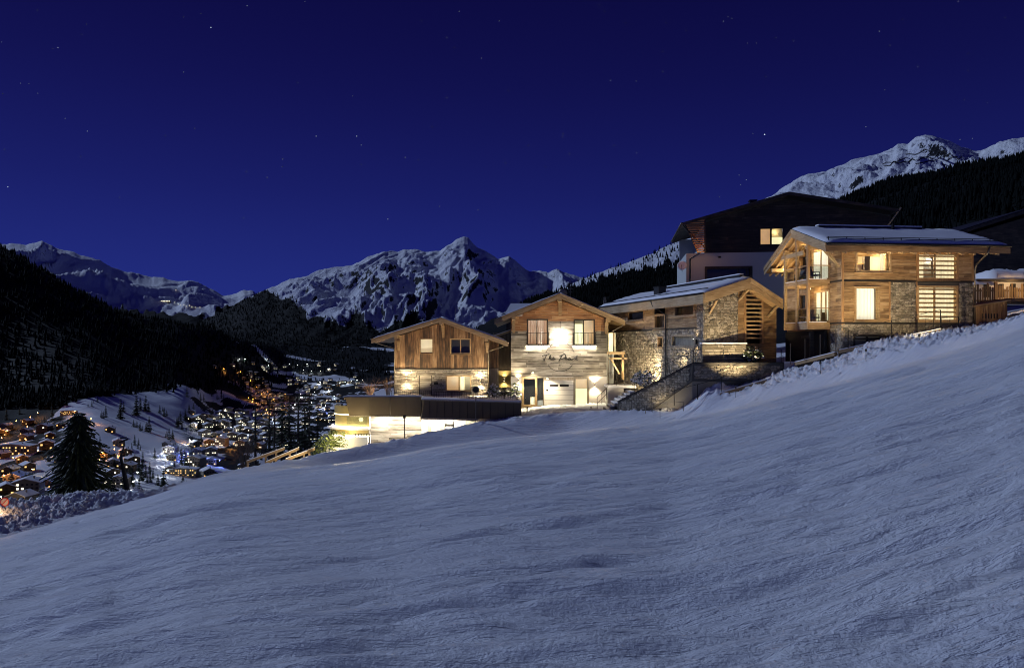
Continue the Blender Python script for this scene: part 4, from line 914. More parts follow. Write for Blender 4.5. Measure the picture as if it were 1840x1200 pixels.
mb = MB(); mb.box(0, L2, 0, .06, 0, .04); obj('channel', mb, 'tin', t); mb = MB(); mb.box(0, L2, .005, .055, -.02, -.003); obj('diffuser', mb, 'led', t)
light('AREA', t, (L2/2, .03, -.04), 420, (1, .90, .72), to=(L2/2, .6, -1.5), size=L2, size_y=.05)
# slim post lamp in front of the boards
P = fl.O+Vector((fl.uw(727, 780, -1.5)[0], -1.5, 0)); t = thing('post_lamp', 'slim post with a small square head in front of the lit board wall', 'post lamp', P)
h = fl.uw(727, 745.5, -1.5)[1]; mb = MB(); mb.box(-.035, .035, -.035, .035, -1, h); obj('post', mb, 'dark_metal', t); mb = MB(); mb.box(-.11, .11, -.11, .11, h-.28, h); obj('head', mb, 'dark_metal', t)

# the curved terraces at its left end
CT = thing('curved_terrace', 'rounded stepped terrace with olive balustrades and glowing light strips', 'terrace', at(668, 800, 63.5))
def arcwall(name, rx, ry, z0, z1, th, mat, a0=178, a1=272, n=22):
    mb = MB(); v = []; fs = []
    for i in range(n+1):
        a = R(a0+(a1-a0)*i/n); c, s = math.cos(a), math.sin(a)
        for (k, z) in ((0, z0), (th, z0), (th, z1), (0, z1)): v.append(((rx-k)*c, (ry-k)*s, z))
    for i in range(n):
        for k in range(4): fs.append((i*4+k, i*4+(k+1) % 4, i*4+4+(k+1) % 4, i*4+4+k))
    fs += [(0,1,2,3), (n*4+3, n*4+2, n*4+1, n*4)]; mb.add(v, fs); return obj(name, mb, mat, CT)
zt = lambda py, Y=63: at(0, py, Y).z-CT.location.z
fr_, rr_ = 3.3, 1.9
arcwall('balustrade', 3.25, 1.7, zt(742), zt(727.5), .05, 'olive'); arcwall('light_strip', 3.28, 1.73, zt(743.8), zt(742.3), .10, 'led_soft'); arcwall('floor', 3.2, 1.65, zt(746), zt(744), 1.5, 'concrete')
arcwall('balustrade', 3.2, 1.75, zt(765), zt(745), .06, 'olive'); arcwall('floor', 3.9, 2.2, zt(768.5), zt(765.5), 2.2, 'snow')
arcwall('light_strip', 3.5, 1.95, zt(766.5), zt(763.5), .12, 'led'); arcwall('balustrade', 3.6, 2.0, zt(778), zt(769), .06, 'olive')
arcwall('snow_bank', 4.3, 2.8, zt(800), zt(780), 2.5, 'snow'); arcwall('light_strip', 3.72, 2.12, zt(781), zt(778.5), .10, 'led')
arcwall('wall', 3.0, 1.4, zt(830), zt(746.5), .3, 'plaster'); arcwall('snow_bank', 5.0, 3.4, zt(835), zt(797), 2.5, 'snow')
gl = MB(); v0 = 635; gl.box(-1.75, -.05, -1.95, -1.93, zt(759), zt(745)); obj('glass_screen', gl, 'clear', CT)
light('POINT', CT, (-1.6, -2.6, zt(772)), 75, (1, .80, .42), size=.3); light('POINT', CT, (-2.8, -3.2, zt(776)), 65, (1, .82, .46), size=.25); light('POINT', CT, (-.7, -2.7, zt(752)), 35, (1, .85, .45), size=.2)
P = at(634, 799, 61.2); pf = thing('picket_fence', 'short timber slat gate beside the glowing curved terrace', 'fence', P); wd = 30/21.2; h = 20/21.2
for i in range(7):
    mb = MB(); x = wd*i/6; mb.box(x-.035, x+.035, -.02, .02, -.3, h); obj('slat', mb, 'dark_wood' if 0 < i < 6 else 'grey_post', pf)
for z in (.15, h-.05): mb = MB(); mb.box(0, wd, .022, .06, z-.035, z+.035); obj('rail', mb, 'grey_post', pf)

# terrace railings, with their balusters
za = fa.O.z
railing('terrace_railing', 'dark railing along the snowy terrace below the stone front, left run', [at(704, 711.5, 65), at(780, 711.5, 65)], .50, group='terrace railings', gap=.19)
railing('terrace_railing', 'dark railing along the snowy terrace running to the garage end, right run', [at(780, 717.5, 62.4), at(938, 720.5, 62.4)], .68, group='terrace railings', gap=.2)

# ================================================================ the stone and larch house
fc = Fr(at(1265, 652, 55), 14.5)
C = thing('stone_house', 'long rubble stone house with larch upper panels and snow covered roof', 'house', fc.O, fc.th)
WC = fc.uw(1395, 600)[0]; VL = fc.vw(1098, 600)[0]+1.5
Lc, rc, Rc = fc.uw(1266, 526, -1.3), fc.uw(1349, 499, -1.3), fc.uw(1407.5, 538, -1.3)
topC = [(u, tl([Lc, rc, Rc], u)-.62) for u in (0, rc[0], WC)]
hL = topC[0][1]; bw = -4.6
wnd = [fc.rectv(1128.5, 1157, 560.5, 574.5), fc.rectv(1212, 1248, 550.5, 566.5), fc.rectv(1176, 1195.5, 566, 590), fc.rectv(1176, 1195.5, 555, 563), fc.rectv(1182.5, 1191.5, 605.5, 624.5), fc.rectv(1207.5, 1248.5, 602.5, 623)]
rg_ = fc.rect(1339, 1368, 526, 617)
wall_back(C, LEFT(), 0, VL, bw, [(0, hL), (VL, hL)], wnd); wall_back(C, FRONT(), .2, WC, bw, [(.2, tl(topC, .2)), topC[1], topC[2]], [rg_])
mb = MB(); mb.box(WC-.2, WC, .2, VL, bw, topC[2][1]); mb.box(.2, WC-.2, VL-.2, VL, bw, hL); mb.box(.2, WC-.2, .5, VL-.2, -.3, -.1); mb.box(.6, WC-.3, 2.2, 2.3, -.1, topC[2][1]); obj('wall', mb, 'inside_dark', C)
vb = fc.vw(1250, 588)[1]; v_cor = fc.vw(1252, 588)[0]
pan0 = v_cor
planks(C, LEFT(.02), pan0, VL, vb+.02, [(pan0, hL), (VL, hL)], False, .26, wnd, 'larch', 23, .035)
mb = MB(); mb.prism([(pan0, vb-.10), (VL, vb-.10), (VL, vb+.01), (pan0, vb+.01)], lambda a, b: (-.09, a, b), lambda a, b: (0, a, b)); obj('trim_board', mb, 'dark_wood', C)
rubble(C, LEFT(), 0, VL, bw+.3, vb-.11, wnd, 31, .30); rubble(C, LEFT(), 0, pan0-.02, vb-.11, hL, wnd, 32, .30)
us = fc.uw(1326, 580)[0]
rubble(C, FRONT(), 0, us, -1.5, tl(topC, us), [], 33, .30, inside=lambda a, b: b < tl(topC, a))
planks(C, FRONT(.02), us, WC, -.6, [(us, tl(topC, us)), (rc[0], topC[1][1]), (WC, topC[2][1])] if us < rc[0]-.05 else [(us, tl(topC, us)), (WC, topC[2][1])], False, .27, [rg_], 'larch', 24, .035)
dk = [('inside_dark', 0, 1, 0, 1, .35)]
window(C, LEFT(), wnd[0], 'larch', .14, inside=dk, recess=.14, label='small dark strip window at the far end'); window(C, LEFT(), wnd[1], 'larch', .16, inside=[('inside_dark', 0, 1, 0, 1, .5)], recess=.14)
window(C, LEFT(), wnd[2], 'larch', .18, inside=dk, recess=.14, label='tall dark opening between the larch panels'); window(C, LEFT(), wnd[4], 'larch', .12, inside=dk, recess=.14, label='narrow slit window in the stone'); window(C, LEFT(), wnd[5], 'grey_post', .16, inside=[('grey_post', 0, 1, 0, 1, .06)], recess=.14, label='wide low window with vertical boards behind the glass')
# the slatted light shaft in the gable
sh = MB(); [mbox(sh, FRONT(), *q) for q in ((rg_[0]-.12, rg_[0]+.03, rg_[2], rg_[3], -.2, .12), (rg_[1]-.03, rg_[1]+.12, rg_[2], rg_[3], -.2, .12))]; sf = obj('slat_frame', sh, 'larch_v', C)
for i in range(11):
    z = rg_[2]+.35+(rg_[3]-rg_[2]-.5)*i/10.4
    if z > tl(topC, rg_[0]+.5)-.2: continue
    mb = MB(); mbox(mb, FRONT(), rg_[0]+.034, rg_[1]-.034, z, z+.13, -.03, .08); obj('slat', mb, 'beam', sf)
gable_roof(C, Lc, rc, Rc, -1.3, VL+.4, .78, snow=.24, snow_sides='L', nb=2, purl=[(rc[0], .3, .3)])
mb = MB(); mb.prism([(Lc[0]+.25, tl([Lc, rc, Rc], Lc[0]+.25)-.62), (Lc[0]+.05, Lc[1]-.80), (Lc[0]+.05, Lc[1]-.06), (Lc[0]+.25, Lc[1]-.02)], lambda a, b: (a-.10, -1.2, b), lambda a, b: (a-.10, VL+.2, b)); obj('eave_board', mb, 'beam', C)
for (xa_, ya_, xb_, yb_) in ((1268.5, 563, 1288, 539), (1327, 540, 1346, 519), (1379, 570, 1398, 549)):
    ua, wa_ = fc.uw(xa_, ya_, -.05); ub, wb_ = fc.uw(xb_, yb_, -1.1); mb = MB(); mb.bar((ua+.3 if xa_ < 1300 else ua, -.08, wa_), (ub, -1.1, wb_), .12, .16, (1,0,0)); obj('brace', mb, 'beam', C)
mb = MB(); mb.tube([(Lc[0]-.06, -1.2, Lc[1]-.02), (Lc[0]-.06, VL, Lc[1]-.02)], .07, 8); obj('gutter', mb, 'dark_metal', C, smooth=True)
vd = fc.vw(1199, 600)[0]; downpipe(C, [(Lc[0]-.06, vd+1.6, Lc[1]-.1), (Lc[0]-.02, vd+1.3, Lc[1]-.55), (-.14, vd, Lc[1]-1.3), (-.14, vd, -2.1), (-.25, vd-.6, -2.45), (-.2, vd-1.3, -2.5)], .055, 'dark_metal')
# roof furniture
vch, hch = fc.vw(1180, 536, .6); mb = MB(); zr_ = tl([Lc, rc, Rc], .9); mb.box(.55, 1.25, vch-.5, vch+.5, zr_-.6, zr_+.75); ch = obj('chimney', mb, 'roof_metal', C); mb = MB(); mb.box(.5, 1.3, vch-.56, vch+.56, zr_+.753, zr_+.83); obj('cap', mb, 'dark_metal', ch)
mb = MB(); mb.box(rc[0]-.25, rc[0]+.05, -.2, VL*.72, rc[1]+.02, rc[1]+.34); obj('ridge_duct', mb, 'roof_metal', C); mb = MB(); mb.box(rc[0]-.27, rc[0]+.07, -.22, VL*.72, rc[1]+.343, rc[1]+.42); obj('snow_cover', mb, 'snow', C)
sg_ = MB(); f = .12; ug = Lc[0]+(rc[0]-Lc[0])*f; wg_ = Lc[1]+(rc[1]-Lc[1])*f
sg_.tube([(ug, -1.0, wg_+.26), (ug, VL, wg_+.26)], .035, 6); obj('snow_guard', sg_, 'dark_metal', C)
u, w = fc.vw(1253.5, 614); t = thing('wall_lamp', 'small dark wall lamp near the corner of the rubble stone house', 'wall lamp', fc.O+fc.n*u-fc.d*.06+Vector((0,0,w)), fc.th); mb = MB(); mb.box(-.10, 0, -.06, .06, -.18, .18); obj('housing', mb, 'dark_metal', t); light('SPOT', t, (-.2, 0, .25), 45, to=(-.05, 0, 3), cone=110, blend=.8); light('SPOT', t, (-.2, 0, -.25), 45, to=(-.05, 0, -3), cone=110, blend=.8)
# the small timber porch between sign chalet and stone house
P = at(1096, 712, 66); po = thing('timber_porch', 'timber landing with diagonal strut between the sign chalet and the stone house', 'porch', P)
z_ = lambda py: at(0, py, 66).z-P.z; x_ = lambda px: (px-1096)/F*66
mb = MB(); mb.box(x_(1095), x_(1123), -.1, 1.8, z_(637), z_(632)); obj('floor_beam', mb, 'beam', po); mb = MB(); mb.box(x_(1095), x_(1126), -.1, .05, z_(645.5), z_(642.5)); obj('cross_beam', mb, 'beam', po)
mb = MB(); mb.box(x_(1117), x_(1121), -.1, .1, z_(682), z_(637.3)); obj('post', mb, 'beam', po); mb = MB(); mb.bar((x_(1097), 0, z_(643)), (x_(1113), 0, z_(672)), .12, .2, (0,1,0)); obj('strut', mb, 'beam', po)
mb = MB(); mb.box(x_(1096), x_(1108), .8, .95, z_(632), z_(598)); obj('door', mb, 'screen_pale', po); mb = MB(); mb.box(x_(1103.5), x_(1106.5), .74, .795, z_(632), z_(597)); obj('door_frame', mb, 'beam', po)
mb = MB(); mb.box(x_(1091), x_(1142), -.4, 2.4, z_(696.5), z_(692)); obj('landing', mb, 'snow', po); mb = MB(); mb.box(x_(1092), x_(1120), -.2, 2.2, z_(735), z_(696.6)); obj('base_wall', mb, 'plaster', po)
mb = MB(); mb.box(x_(1091), x_(1110), 2.6, 2.8, z_(692), z_(600)); obj('rear_wall', mb, 'grey_plaster', po)
light('POINT', po, (x_(1112), -.6, z_(660)), 60, (1, .78, .45), size=.15)
railing('landing_railing', 'dark railing on the snowy landing beside the timber strut', [at(1094, 692, 65.4), at(1137, 692, 65.4)], 1.15, balusters=False, post_every=.8)

# ================================================================ stairs, retaining walls and the ramp up to the right-hand house
ST = thing('stone_stair', 'snow dusted stone steps climbing beside the sign chalet', 'stairs', at(1085, 737, 61))
for i in range(7):
    mb = MB(); a = at(1088+i*6.6, 734-i*5.2, 61.5+i*.1)-ST.location; mb.box(a.x, a.x+.95, -.2, 2.4, a.z-1.2, a.z); s_ = obj('step', mb, 'concrete', ST); mb = MB(); mb.box(a.x+.02, a.x+.42, -.18, 2.3, a.z+.003, a.z+.07); obj('snow_cover', mb, 'snow', s_)
fp = Fr(at(1105, 739, 58.6), math.degrees(math.atan2(54.0-58.6, at(1245, 0, 54).x-at(1105, 0, 58.6).x)))
PW = thing('parapet_wall', 'sloping rubble stone parapet rising beside the stairs', 'wall', fp.O, fp.th)
fq = Fr(at(1245, 684, 54.0), math.degrees(math.atan2(53.4-54.0, at(1408, 0, 53.4).x-at(1245, 0, 54).x)))
PV = thing('parapet_wall', 'level rubble stone parapet before the larch gable and garden wall', 'wall', fq.O, fq.th)
def inpoly(pl):
    def f(x, y):
        c = False
        for i in range(len(pl)):
            (x1_, y1_), (x2_, y2_) = pl[i], pl[i-1]
            if (y1_ > y) != (y2_ > y) and x < (x2_-x1_)*(y-y1_)/(y2_-y1_)+x1_: c = not c
        return c
    return f
pls = [fp.uw(*p) for p in ((1108.5, 742), (1161, 741), (1242, 685), (1245, 652.5), (1110, 722))]; plv = [fq.uw(*p) for p in ((1245.3, 652.5), (1243, 685), (1376, 686), (1408, 677), (1409, 652))]
for T_, pl, k in ((PW, pls, 0), (PV, plv, 1)):
    mb = MB(); mb.prism(pl, lambda a, b: (a, .02, b), lambda a, b: (a, .38, b)); obj('core', mb, 'mortar', T_)
    rubble(T_, FRONT(.02), min(p[0] for p in pl), max(p[0] for p in pl), min(p[1] for p in pl), max(p[1] for p in pl), [], 41+k, .24, inside=inpoly(pl))
mb = MB(); mb.bar((pls[4][0], .2, pls[4][1]+.03), (pls[3][0], .2, pls[3][1]+.03), .48, .06); obj('coping', mb, 'dark_metal', PW)
mb = MB(); mb.bar((plv[0][0]+.1, .2, plv[0][1]+.03), (plv[4][0], .2, plv[4][1]+.03), .48, .06); obj('coping', mb, 'dark_metal', PV)
mb = MB(); mb.box(plv[4][0], plv[4][0]+.75, -.1, .8, plv[4][1]-1.5, plv[4][1]); pp = obj('end_pier', mb, 'plaster', PV); mb = MB(); mb.box(plv[4][0]-.03, plv[4][0]+.8, -.14, .84, plv[4][1]+.002, plv[4][1]+.10); obj('snow_cover', mb, 'snow', pp)
wq = lambda f, px, py: f.O+f.d*f.uw(px, py)[0]+f.n*.2+Vector((0, 0, f.uw(px, py)[1]))
RW = thing('retaining_wall', 'grey plastered retaining wall in the recess under the stone parapet', 'wall', at(1172, 744, 57.3))
wp_ = [(at(1172, 744, 57.3), 738, 57.3), (at(1244, 744, 55.0), 682, 55.0), (at(1385, 744, 54.7), 679, 54.7)]
for (p0_, y0_, Y0_), (p1_, y1_, Y1_) in zip(wp_, wp_[1:]):
    a, b = p0_-RW.location, p1_-RW.location; z0_, z1_ = at(0, y0_, Y0_).z-RW.location.z, at(0, y1_, Y1_).z-RW.location.z; mb = MB()
    mb.add([(a.x, a.y, -1), (b.x, b.y, -1), (b.x, b.y+.3, -1), (a.x, a.y+.3, -1), (a.x, a.y, z0_), (b.x, b.y, z1_), (b.x, b.y+.3, z1_), (a.x, a.y+.3, z0_)], [(0,3,2,1), (4,5,6,7), (0,1,5,4), (1,2,6,5), (2,3,7,6), (3,0,4,7)]); obj('wall', mb, 'concrete', RW)
UW = thing('garden_wall', 'dark upper garden wall of dry stones in front of the larch gable', 'wall', at(1262, 653, 54.75)); a = at(1342, 618, 54.75)-UW.location
mb = MB(); mb.box(0, a.x, .12, .5, -.3, a.z); obj('core', mb, 'mortar', UW); ledge_stones(UW, FRONT(.12), 0, a.x, 0, a.z, [], 47, 'rubble', (.12, .22), (.3, .9)); mb = MB(); mb.box(-.05, a.x+.05, .05, .6, a.z+.003, a.z+.10); obj('snow_cover', mb, 'snow', UW)
railing('stair_railing', 'dark stair railing following the sloping stone parapet', [wq(fp, 1137, 706), wq(fp, 1244, 653.5)], 1.0, balusters=False, rails=(1.0,), post_every=2.0, group='dark railings of the stairs and ramp')
railing('stair_railing', 'dark railing on the level stone parapet by the garden wall', [wq(fq, 1250, 652), wq(fq, 1405, 652)], 1.0, balusters=False, rails=(1.0,), post_every=2.4, group='dark railings of the stairs and ramp')
railing('stair_railing', 'short railing with two posts at the foot of the snow dusted steps', [at(1073, 733, 60.5), at(1090, 716, 60.9)], .9, balusters=False, rails=(1.0, .45), post_every=.6, group='dark railings of the stairs and ramp')
railing('ramp_railing', 'low railing of the lower path in the recess under the parapet', [at(1170, 738, 54.6), at(1296, 706, 53.4)], 1.1, balusters=False, rails=(1.0,), post_every=2.0, group='dark railings of the stairs and ramp')
railing('handrail', 'pale lit handrail in front of the recess behind the shovelled heap', [at(1160, 742, 54.6), at(1172, 739, 54.6), at(1228, 737, 54.4)], .62, mat='grey_post', balusters=False, rails=(1.0,), post_every=1.4, group='dark railings of the stairs and ramp')
def ramp(p0, p1, label):
    t = thing('ramp_edge', label, 'ramp', p0, 0, 'snow covered ramp edges'); d = p1-p0
    mb = MB(); mb.bar((0,0,-.12), d+Vector((0,0,-.12)), .34, .22); obj('edge_beam', mb, 'beam', t); mb = MB(); mb.bar((0,0,.03), d+Vector((0,0,.03)), .30, .06); obj('snow_cover', mb, 'snow', t)
    mb = MB(); mb.prism([(0, -.235), (1, -.235), (1, -.75), (0, -.75)], lambda a, b: tuple(d*a+Vector((0, -.10, b))), lambda a, b: tuple(d*a+Vector((0, .12, b)))); obj('skirt', mb, 'inside_dark', t); return t
ramp(at(1294, 706, 53.2), at(1407, 673, 52.2), 'lower ramp edge beside the lumpy snow below the parapet')
ramp(at(1430, 651, 52.2), at(1502, 633, 49.4), 'middle ramp edge under the dark carport'); ramp(at(1508, 629, 49.3), at(1690, 591, 46.6), 'long bright ramp edge climbing in front of the balcony house')
railing('ramp_railing', 'dark posts along the lower ramp edge below the parapet', [at(1296, 704, 53.1), at(1407, 671, 52.1)], 1.25, balusters=False, rails=(1.0,), post_every=1.9, group='dark railings of the stairs and ramp')
railing('ramp_railing', 'thin posts of the glass balustrade under the dark carport', [at(1420, 653, 52.2), at(1502, 631, 49.4)], 1.45, balusters=False, rails=(), post_every=1.1, group='dark railings of the stairs and ramp', mat='tin')
railing('ramp_railing', 'dark railing climbing the long ramp in front of the balcony house', [at(1524, 624, 48.9), at(1602, 607, 47.7), at(1690, 589, 46.5)], 1.15, balusters=False, rails=(1.0,), post_every=2.2, group='dark railings of the stairs and ramp')
railing('ramp_railing', 'short level railing with pickets below the slatted windows', [at(1648, 600, 47.3), at(1722, 596, 46.3)], .95, gap=.45, rails=(1.0, .1), post_every=1.6, group='dark railings of the stairs and ramp')
# ================================================================ the balcony house on the right
z0R = at(0, 650, 49.5).z
fr = Fr((21.765, 57.26, z0R), -84)
H = thing('balcony_house', 'larch house with two-storey timber balconies and large lit windows', 'house', fr.O, fr.th)
WR = 7.8; VR = fr.vw(1748, 520, WR)[0]
Lr, rr2, Rr = fr.uw(1372, 480.5, -1.9), fr.uw(1421, 412, -1.9), fr.uw(1482.5, 436, -1.9)
thR = .62
tR = lambda u: tl([Lr, rr2, Rr], u)
topR = [(0, tR(0)-thR*.75), (rr2[0], rr2[1]-thR*.75), (WR, tR(WR)-thR*.75)]
VB2 = fr.vw(1815, 445, WR+1.2)[0]
u_in = 6.32
gl1 = fr.rect(1459, 1490, 453, 501); gl2 = fr.rect(1464, 1490.5, 525, 577)
w51 = fr.vw(1600, 504.5, WR)[1]; w58 = fr.vw(1560, 580, WR)[1]
k1 = fr.rectv(1536.5, 1598, 453, 488.5, WR); k2 = fr.rectv(1535, 1578, 516, 576, WR); k3 = fr.rectv(1647.5, 1719.5, 455, 502.5, WR); k4 = fr.rectv(1647, 1719, 514.5, 577, WR); k5 = fr.rectv(1534, 1590, 602, 625, WR)
dL1 = [2.2, 3.2, w51+.25, w51+2.3]; dL2 = [2.0, 3.0, w58+.25, w58+2.3]
wall_back(H, FRONT(), 0, WR, 0, topR, [gl1, gl2, dL1, dL2], 'inside_wood'); wall_back(H, RIGHT(WR), .2, VR, 0, [(.2, topR[2][1]), (VR, topR[2][1])], [k1, k2, k3, k4, k5], 'mortar')
mb = MB(); mb.box(0, .2, .2, VR, 0, topR[0][1]); mb.box(.2, WR-.2, VR-.2, VR, 0, topR[0][1]); obj('wall', mb, 'inside_wood', H)
# rooms behind the big windows
mb = MB(); mb.box(.25, WR-.25, .25, VR-.25, w51-.25, w51-.05); mb.box(.25, WR-.25, .25, VR-.25, w58-.25, w58-.05); mb.box(.25, WR-.25, .25, VR-.25, topR[2][1]-.25, topR[2][1]-.15); obj('floor', mb, 'inside_wood', H)
mb = MB(); mb.box(WR-3.4, WR-3.3, .25, VR-.25, w51, topR[2][1]-.26); mb.box(WR-3.3, WR-.25, 5.3, 5.4, w51, topR[2][1]-.26); obj('room_wall', mb, 'inside_pale', H)
# larch boards, stone fields
planks(H, FRONT(.01), u_in-.02, WR, 0.02+w58, [(u_in-.02, tR(u_in)-thR*.8), (WR, topR[2][1])], False, .235, [[gl1[0], u_in-.03, gl1[2], gl1[3]], [gl2[0], u_in-.03, gl2[2], gl2[3]]], 'larch', 51, .035)
planks(H, FRONT(.01), .1, u_in-.03, w58+.1, [(.1, tR(.1)-thR*.8), (rr2[0], rr2[1]-thR*.8), (u_in-.03, tR(u_in)-thR*.8)], False, .25, [gl1, gl2, dL1, dL2], 'larch', 52, .03)
vst0, vst1 = fr.vw(1597, 540, WR)[0], fr.vw(1647, 540, WR)[0]; vst2 = fr.vw(1721, 540, WR)[0]
opsR = [k1, k2, k3, k4, k5]
planks(H, RIGHT(WR), 0, VR, w51+.05, [(0, topR[2][1]), (VR, topR[2][1])], False, .235, opsR, 'larch', 53, .035)
planks(H, RIGHT(WR), 0, vst0, w58+.05, [(0, w51-.08), (vst0, w51-.08)], False, .235, opsR, 'larch', 54, .035)
rubble(H, RIGHT(WR), vst0+.1, vst1-.08, w58, w51-.1, opsR, 55, .24); rubble(H, RIGHT(WR), vst2+.08, VR, .2, w51-.1, opsR, 56, .24); rubble(H, RIGHT(WR), 0, vst2+.05, .2, w58-.1, opsR, 57, .24); rubble(H, FRONT(), u_in+.05, WR, .2, w58-.12, [], 58, .24)
for z, l1 in ((w51, VR+.03), (w58, vst1)):
    mb = MB(); mb.prism([(-.05, z-.07), (l1, z-.07), (l1, z+.04), (-.05, z+.04)], lambda a, b: (WR+.005, a, b), lambda a, b: (WR+.075, a, b)); mb.box(u_in, WR+.075, -.085, -.051, z-.07, z+.04); obj('trim_board', mb, 'dark_wood', H)
mb = MB(); mb.box(WR-.02, WR+.08, -.05, .09, w58+.045, topR[2][1]); mb.box(WR+.003, WR+.07, vst0-.02, vst0+.09, w58+.045, w51-.075); mb.box(WR+.003, WR+.07, vst1-.07, vst1+.03, w58, w51-.075); mb.box(WR-.02, WR+.07, VR-.12, VR+.02, w51+.045, topR[2][1]); obj('corner_board', mb, 'larch_v', H)
# windows of the long front
RM = RIGHT(WR)
wk = window(H, RM, k1, 'beam', .14, (.93,), recess=.05, proud=.16, inside=[('curtain_cream', .80, .93, 0, 1, .25)], label='wide upper window showing the lit room')
for (a, b, c, d, dp, m) in ((.03, .22, 0, .12, .9, 'inside_dark'), (.22, .62, .05, .48, 1.6, 'white_paint'), (.60, .76, 0, .93, 1.3, 'inside_dark'), (.40, .60, .5, .56, 1.4, 'inside_wood')):
    mb = MB(); L_ = k1[1]-k1[0]; h_ = k1[3]-k1[2]; mbox(mb, RM, k1[0]+L_*a, k1[0]+L_*b, k1[2]+h_*c, k1[2]+h_*d, -dp-.3, -dp); obj('furniture', mb, m, wk)
light('POINT', H, (WR-1.3, (k1[0]+k1[1])/2-.4, k1[3]-.25), 260, (1, .70, .34), size=.15); light('POINT', H, (WR-2.4, 4.6, k1[3]-.3), 160, (1, .72, .36), size=.15)
window(H, RM, k2, 'beam', .14, (.95,), recess=.06, proud=.14, inside=[('curtain_white', 0, .95, 0, 1, .2)], label='tall lower window filled by a white curtain')
def slatted(r, n, lb, ins):
    w = window(H, RM, r, 'larch_v', .16, (.47,), recess=.12, proud=.10, inside=ins, label=lb)
    for i in range(n):
        z = r[2]+.12+(r[3]-r[2]-.2)*(i+.6)/n; mb = MB(); mbox(mb, RM, r[0]+.06, r[1]-.06, z-.055, z+.055, -.02, .06); obj('slat', mb, 'larch', w)
    return w
slatted(k3, 5, 'slatted upper window with lit curtains', [('curtain_cream', 0, .24), ('inside_pale', .22, .48, 0, 1, .4), ('curtain_cream', .48, 1)]); slatted(k4, 7, 'slatted lower window with lit curtains', [('curtain_cream', 0, .5), ('curtain_cream', .48, 1)])
t = thing('bulb_lamp', 'round bright lamp behind the slats of the upper window', 'lamp', fr.O+fr.d*(WR-.30)+fr.n*(k3[0]+(k3[1]-k3[0])*.40)+Vector((0,0,k3[2]+1.35))); mb = MB(); mb.lathe([(.02, -.10), (.09, -.05), (.10, 0), (.07, .07), (.02, .10)], 12); obj('globe', mb, 'bulb_white', t, smooth=True); mb = MB(); mb.box(-.015, .015, -.015, .015, .10, .5); obj('cord', mb, 'dark_metal', t)
window(H, RM, k5, 'dark_wood', .16, (.45,), (.72,), recess=.1, inside=[('inside_pale', 0, 1, 0, 1, .5)], label='low dim window of the stone basement')
# balcony doors on the gable
window(H, FRONT(), gl1, 'beam', .12, (.52,), recess=.03, proud=.06, inside=[('curtain_white', .02, .98, 0, 1, .05)], name='glass_door', sill=False, label='upper sliding glass door with bright curtains'); window(H, FRONT(), gl2, 'beam', .12, (.42, .72), recess=.03, proud=.06, inside=[('curtain_cream', .02, .38, 0, 1, .05), ('curtain_cream', .38, .75, .3, 1, .08), ('curtain_cream', .72, .98, 0, 1, .05)], name='glass_door', sill=False, label='lower sliding glass door')
for r, lb in ((dL1, 'upper'), (dL2, 'lower')): window(H, FRONT(), r, 'larch_v', .14, recess=.08, inside=[('inside_dark', 0, 1, 0, 1, .1)], name='door', sill=False, label=lb+' timber balcony door')
# balconies
BU0, BU1, BV = 2.95, u_in+.02, -1.6
zc = lambda py: at(0, py, 50.8).z-z0R
for z, lb in ((zc(579.5), 'lower'), (zc(502.5), 'upper')):
    mb = MB(); mb.box(BU0, BU1, BV, -.05, z-.16, z); bd = obj('balcony_deck', mb, 'larch', H)
    mb = MB(); mb.box(BU0-.02, BU1+.02, BV-.05, BV-.004, z-(.48 if lb == 'lower' else .26), z+.015); mb.box(BU1+.003, BU1+.05, BV-.05, -.05, z-(.48 if lb == 'lower' else .26), z+.015); mb.box(BU0-.05, BU0-.003, BV-.05, -.05, z-.4, z+.015); obj('edge_board', mb, 'larch', bd)
    mb = MB(); mb.box(BU0, BU1, BV-.06, BV+.05, z+.02, z+.06); mb.box(BU1-.06, BU1+.06, BV, -.3, z+.02, z+.06); obj('snow_cover', mb, 'snow', bd)
    if lb == 'upper':
        for i in range(4): mb = MB(); u = BU0+.3+(BU1-BU0-.6)*i/3; mb.box(u-.07, u+.07, BV+.02, -.05, z-.36, z-.165); obj('joist', mb, 'beam', bd)
    mb = MB(); mb.box(BU0, BU1, BV-.03, BV+.04, z+.97, z+1.04); mb.box(BU1-.04, BU1+.03, BV+.045, -.02, z+.97, z+1.04); obj('top_rail', mb, 'larch', bd)
    mb = MB(); mb.box(BU0+.1, BU1-.1, BV-.006, BV+.006, z+.12, z+.93); obj('glass_screen', mb, 'clear', bd); mb = MB(); mb.box(BU1-.006, BU1+.006, BV+.1, -.1, z+.12, z+.93); obj('glass_screen', mb, 'clear', bd)
for u in (BU0, 4.72, BU1-.06):
    zt_ = tR(u)-thR; mb = MB(); mb.box(u-.09, u+.09, BV-.10, BV+.08, zc(579.5)-.48, zt_); obj('post', mb, 'beam' if u < BU1-.1 else 'larch_v', H)
for u in (1.0, 2.95, 4.72, 6.2): mb = MB(); mb.box(u-.10, u+.10, -1.75, 0, tR(u)-thR-.42, tR(u)-thR-.14); obj('purlin', mb, 'beam', H)
mb = MB(); mb.box(2.4, 5.6, BV-.06, BV+.06, zc(452)-.15, zc(452)+.15); obj('tie_beam', mb, 'beam', H)
for v in (-1.45, -.95, -.45):
  for p, q_ in ((Lr, rr2), (rr2, Rr)):
    mb = MB(); mb.prism([(p[0], p[1]-thR-.10), (q_[0], q_[1]-thR-.10), (q_[0], q_[1]-thR+.1), (p[0], p[1]-thR+.1)], lambda a, b: (a, v, b), lambda a, b: (a, v+.12, b)); obj('rafter', mb, 'beam', H)
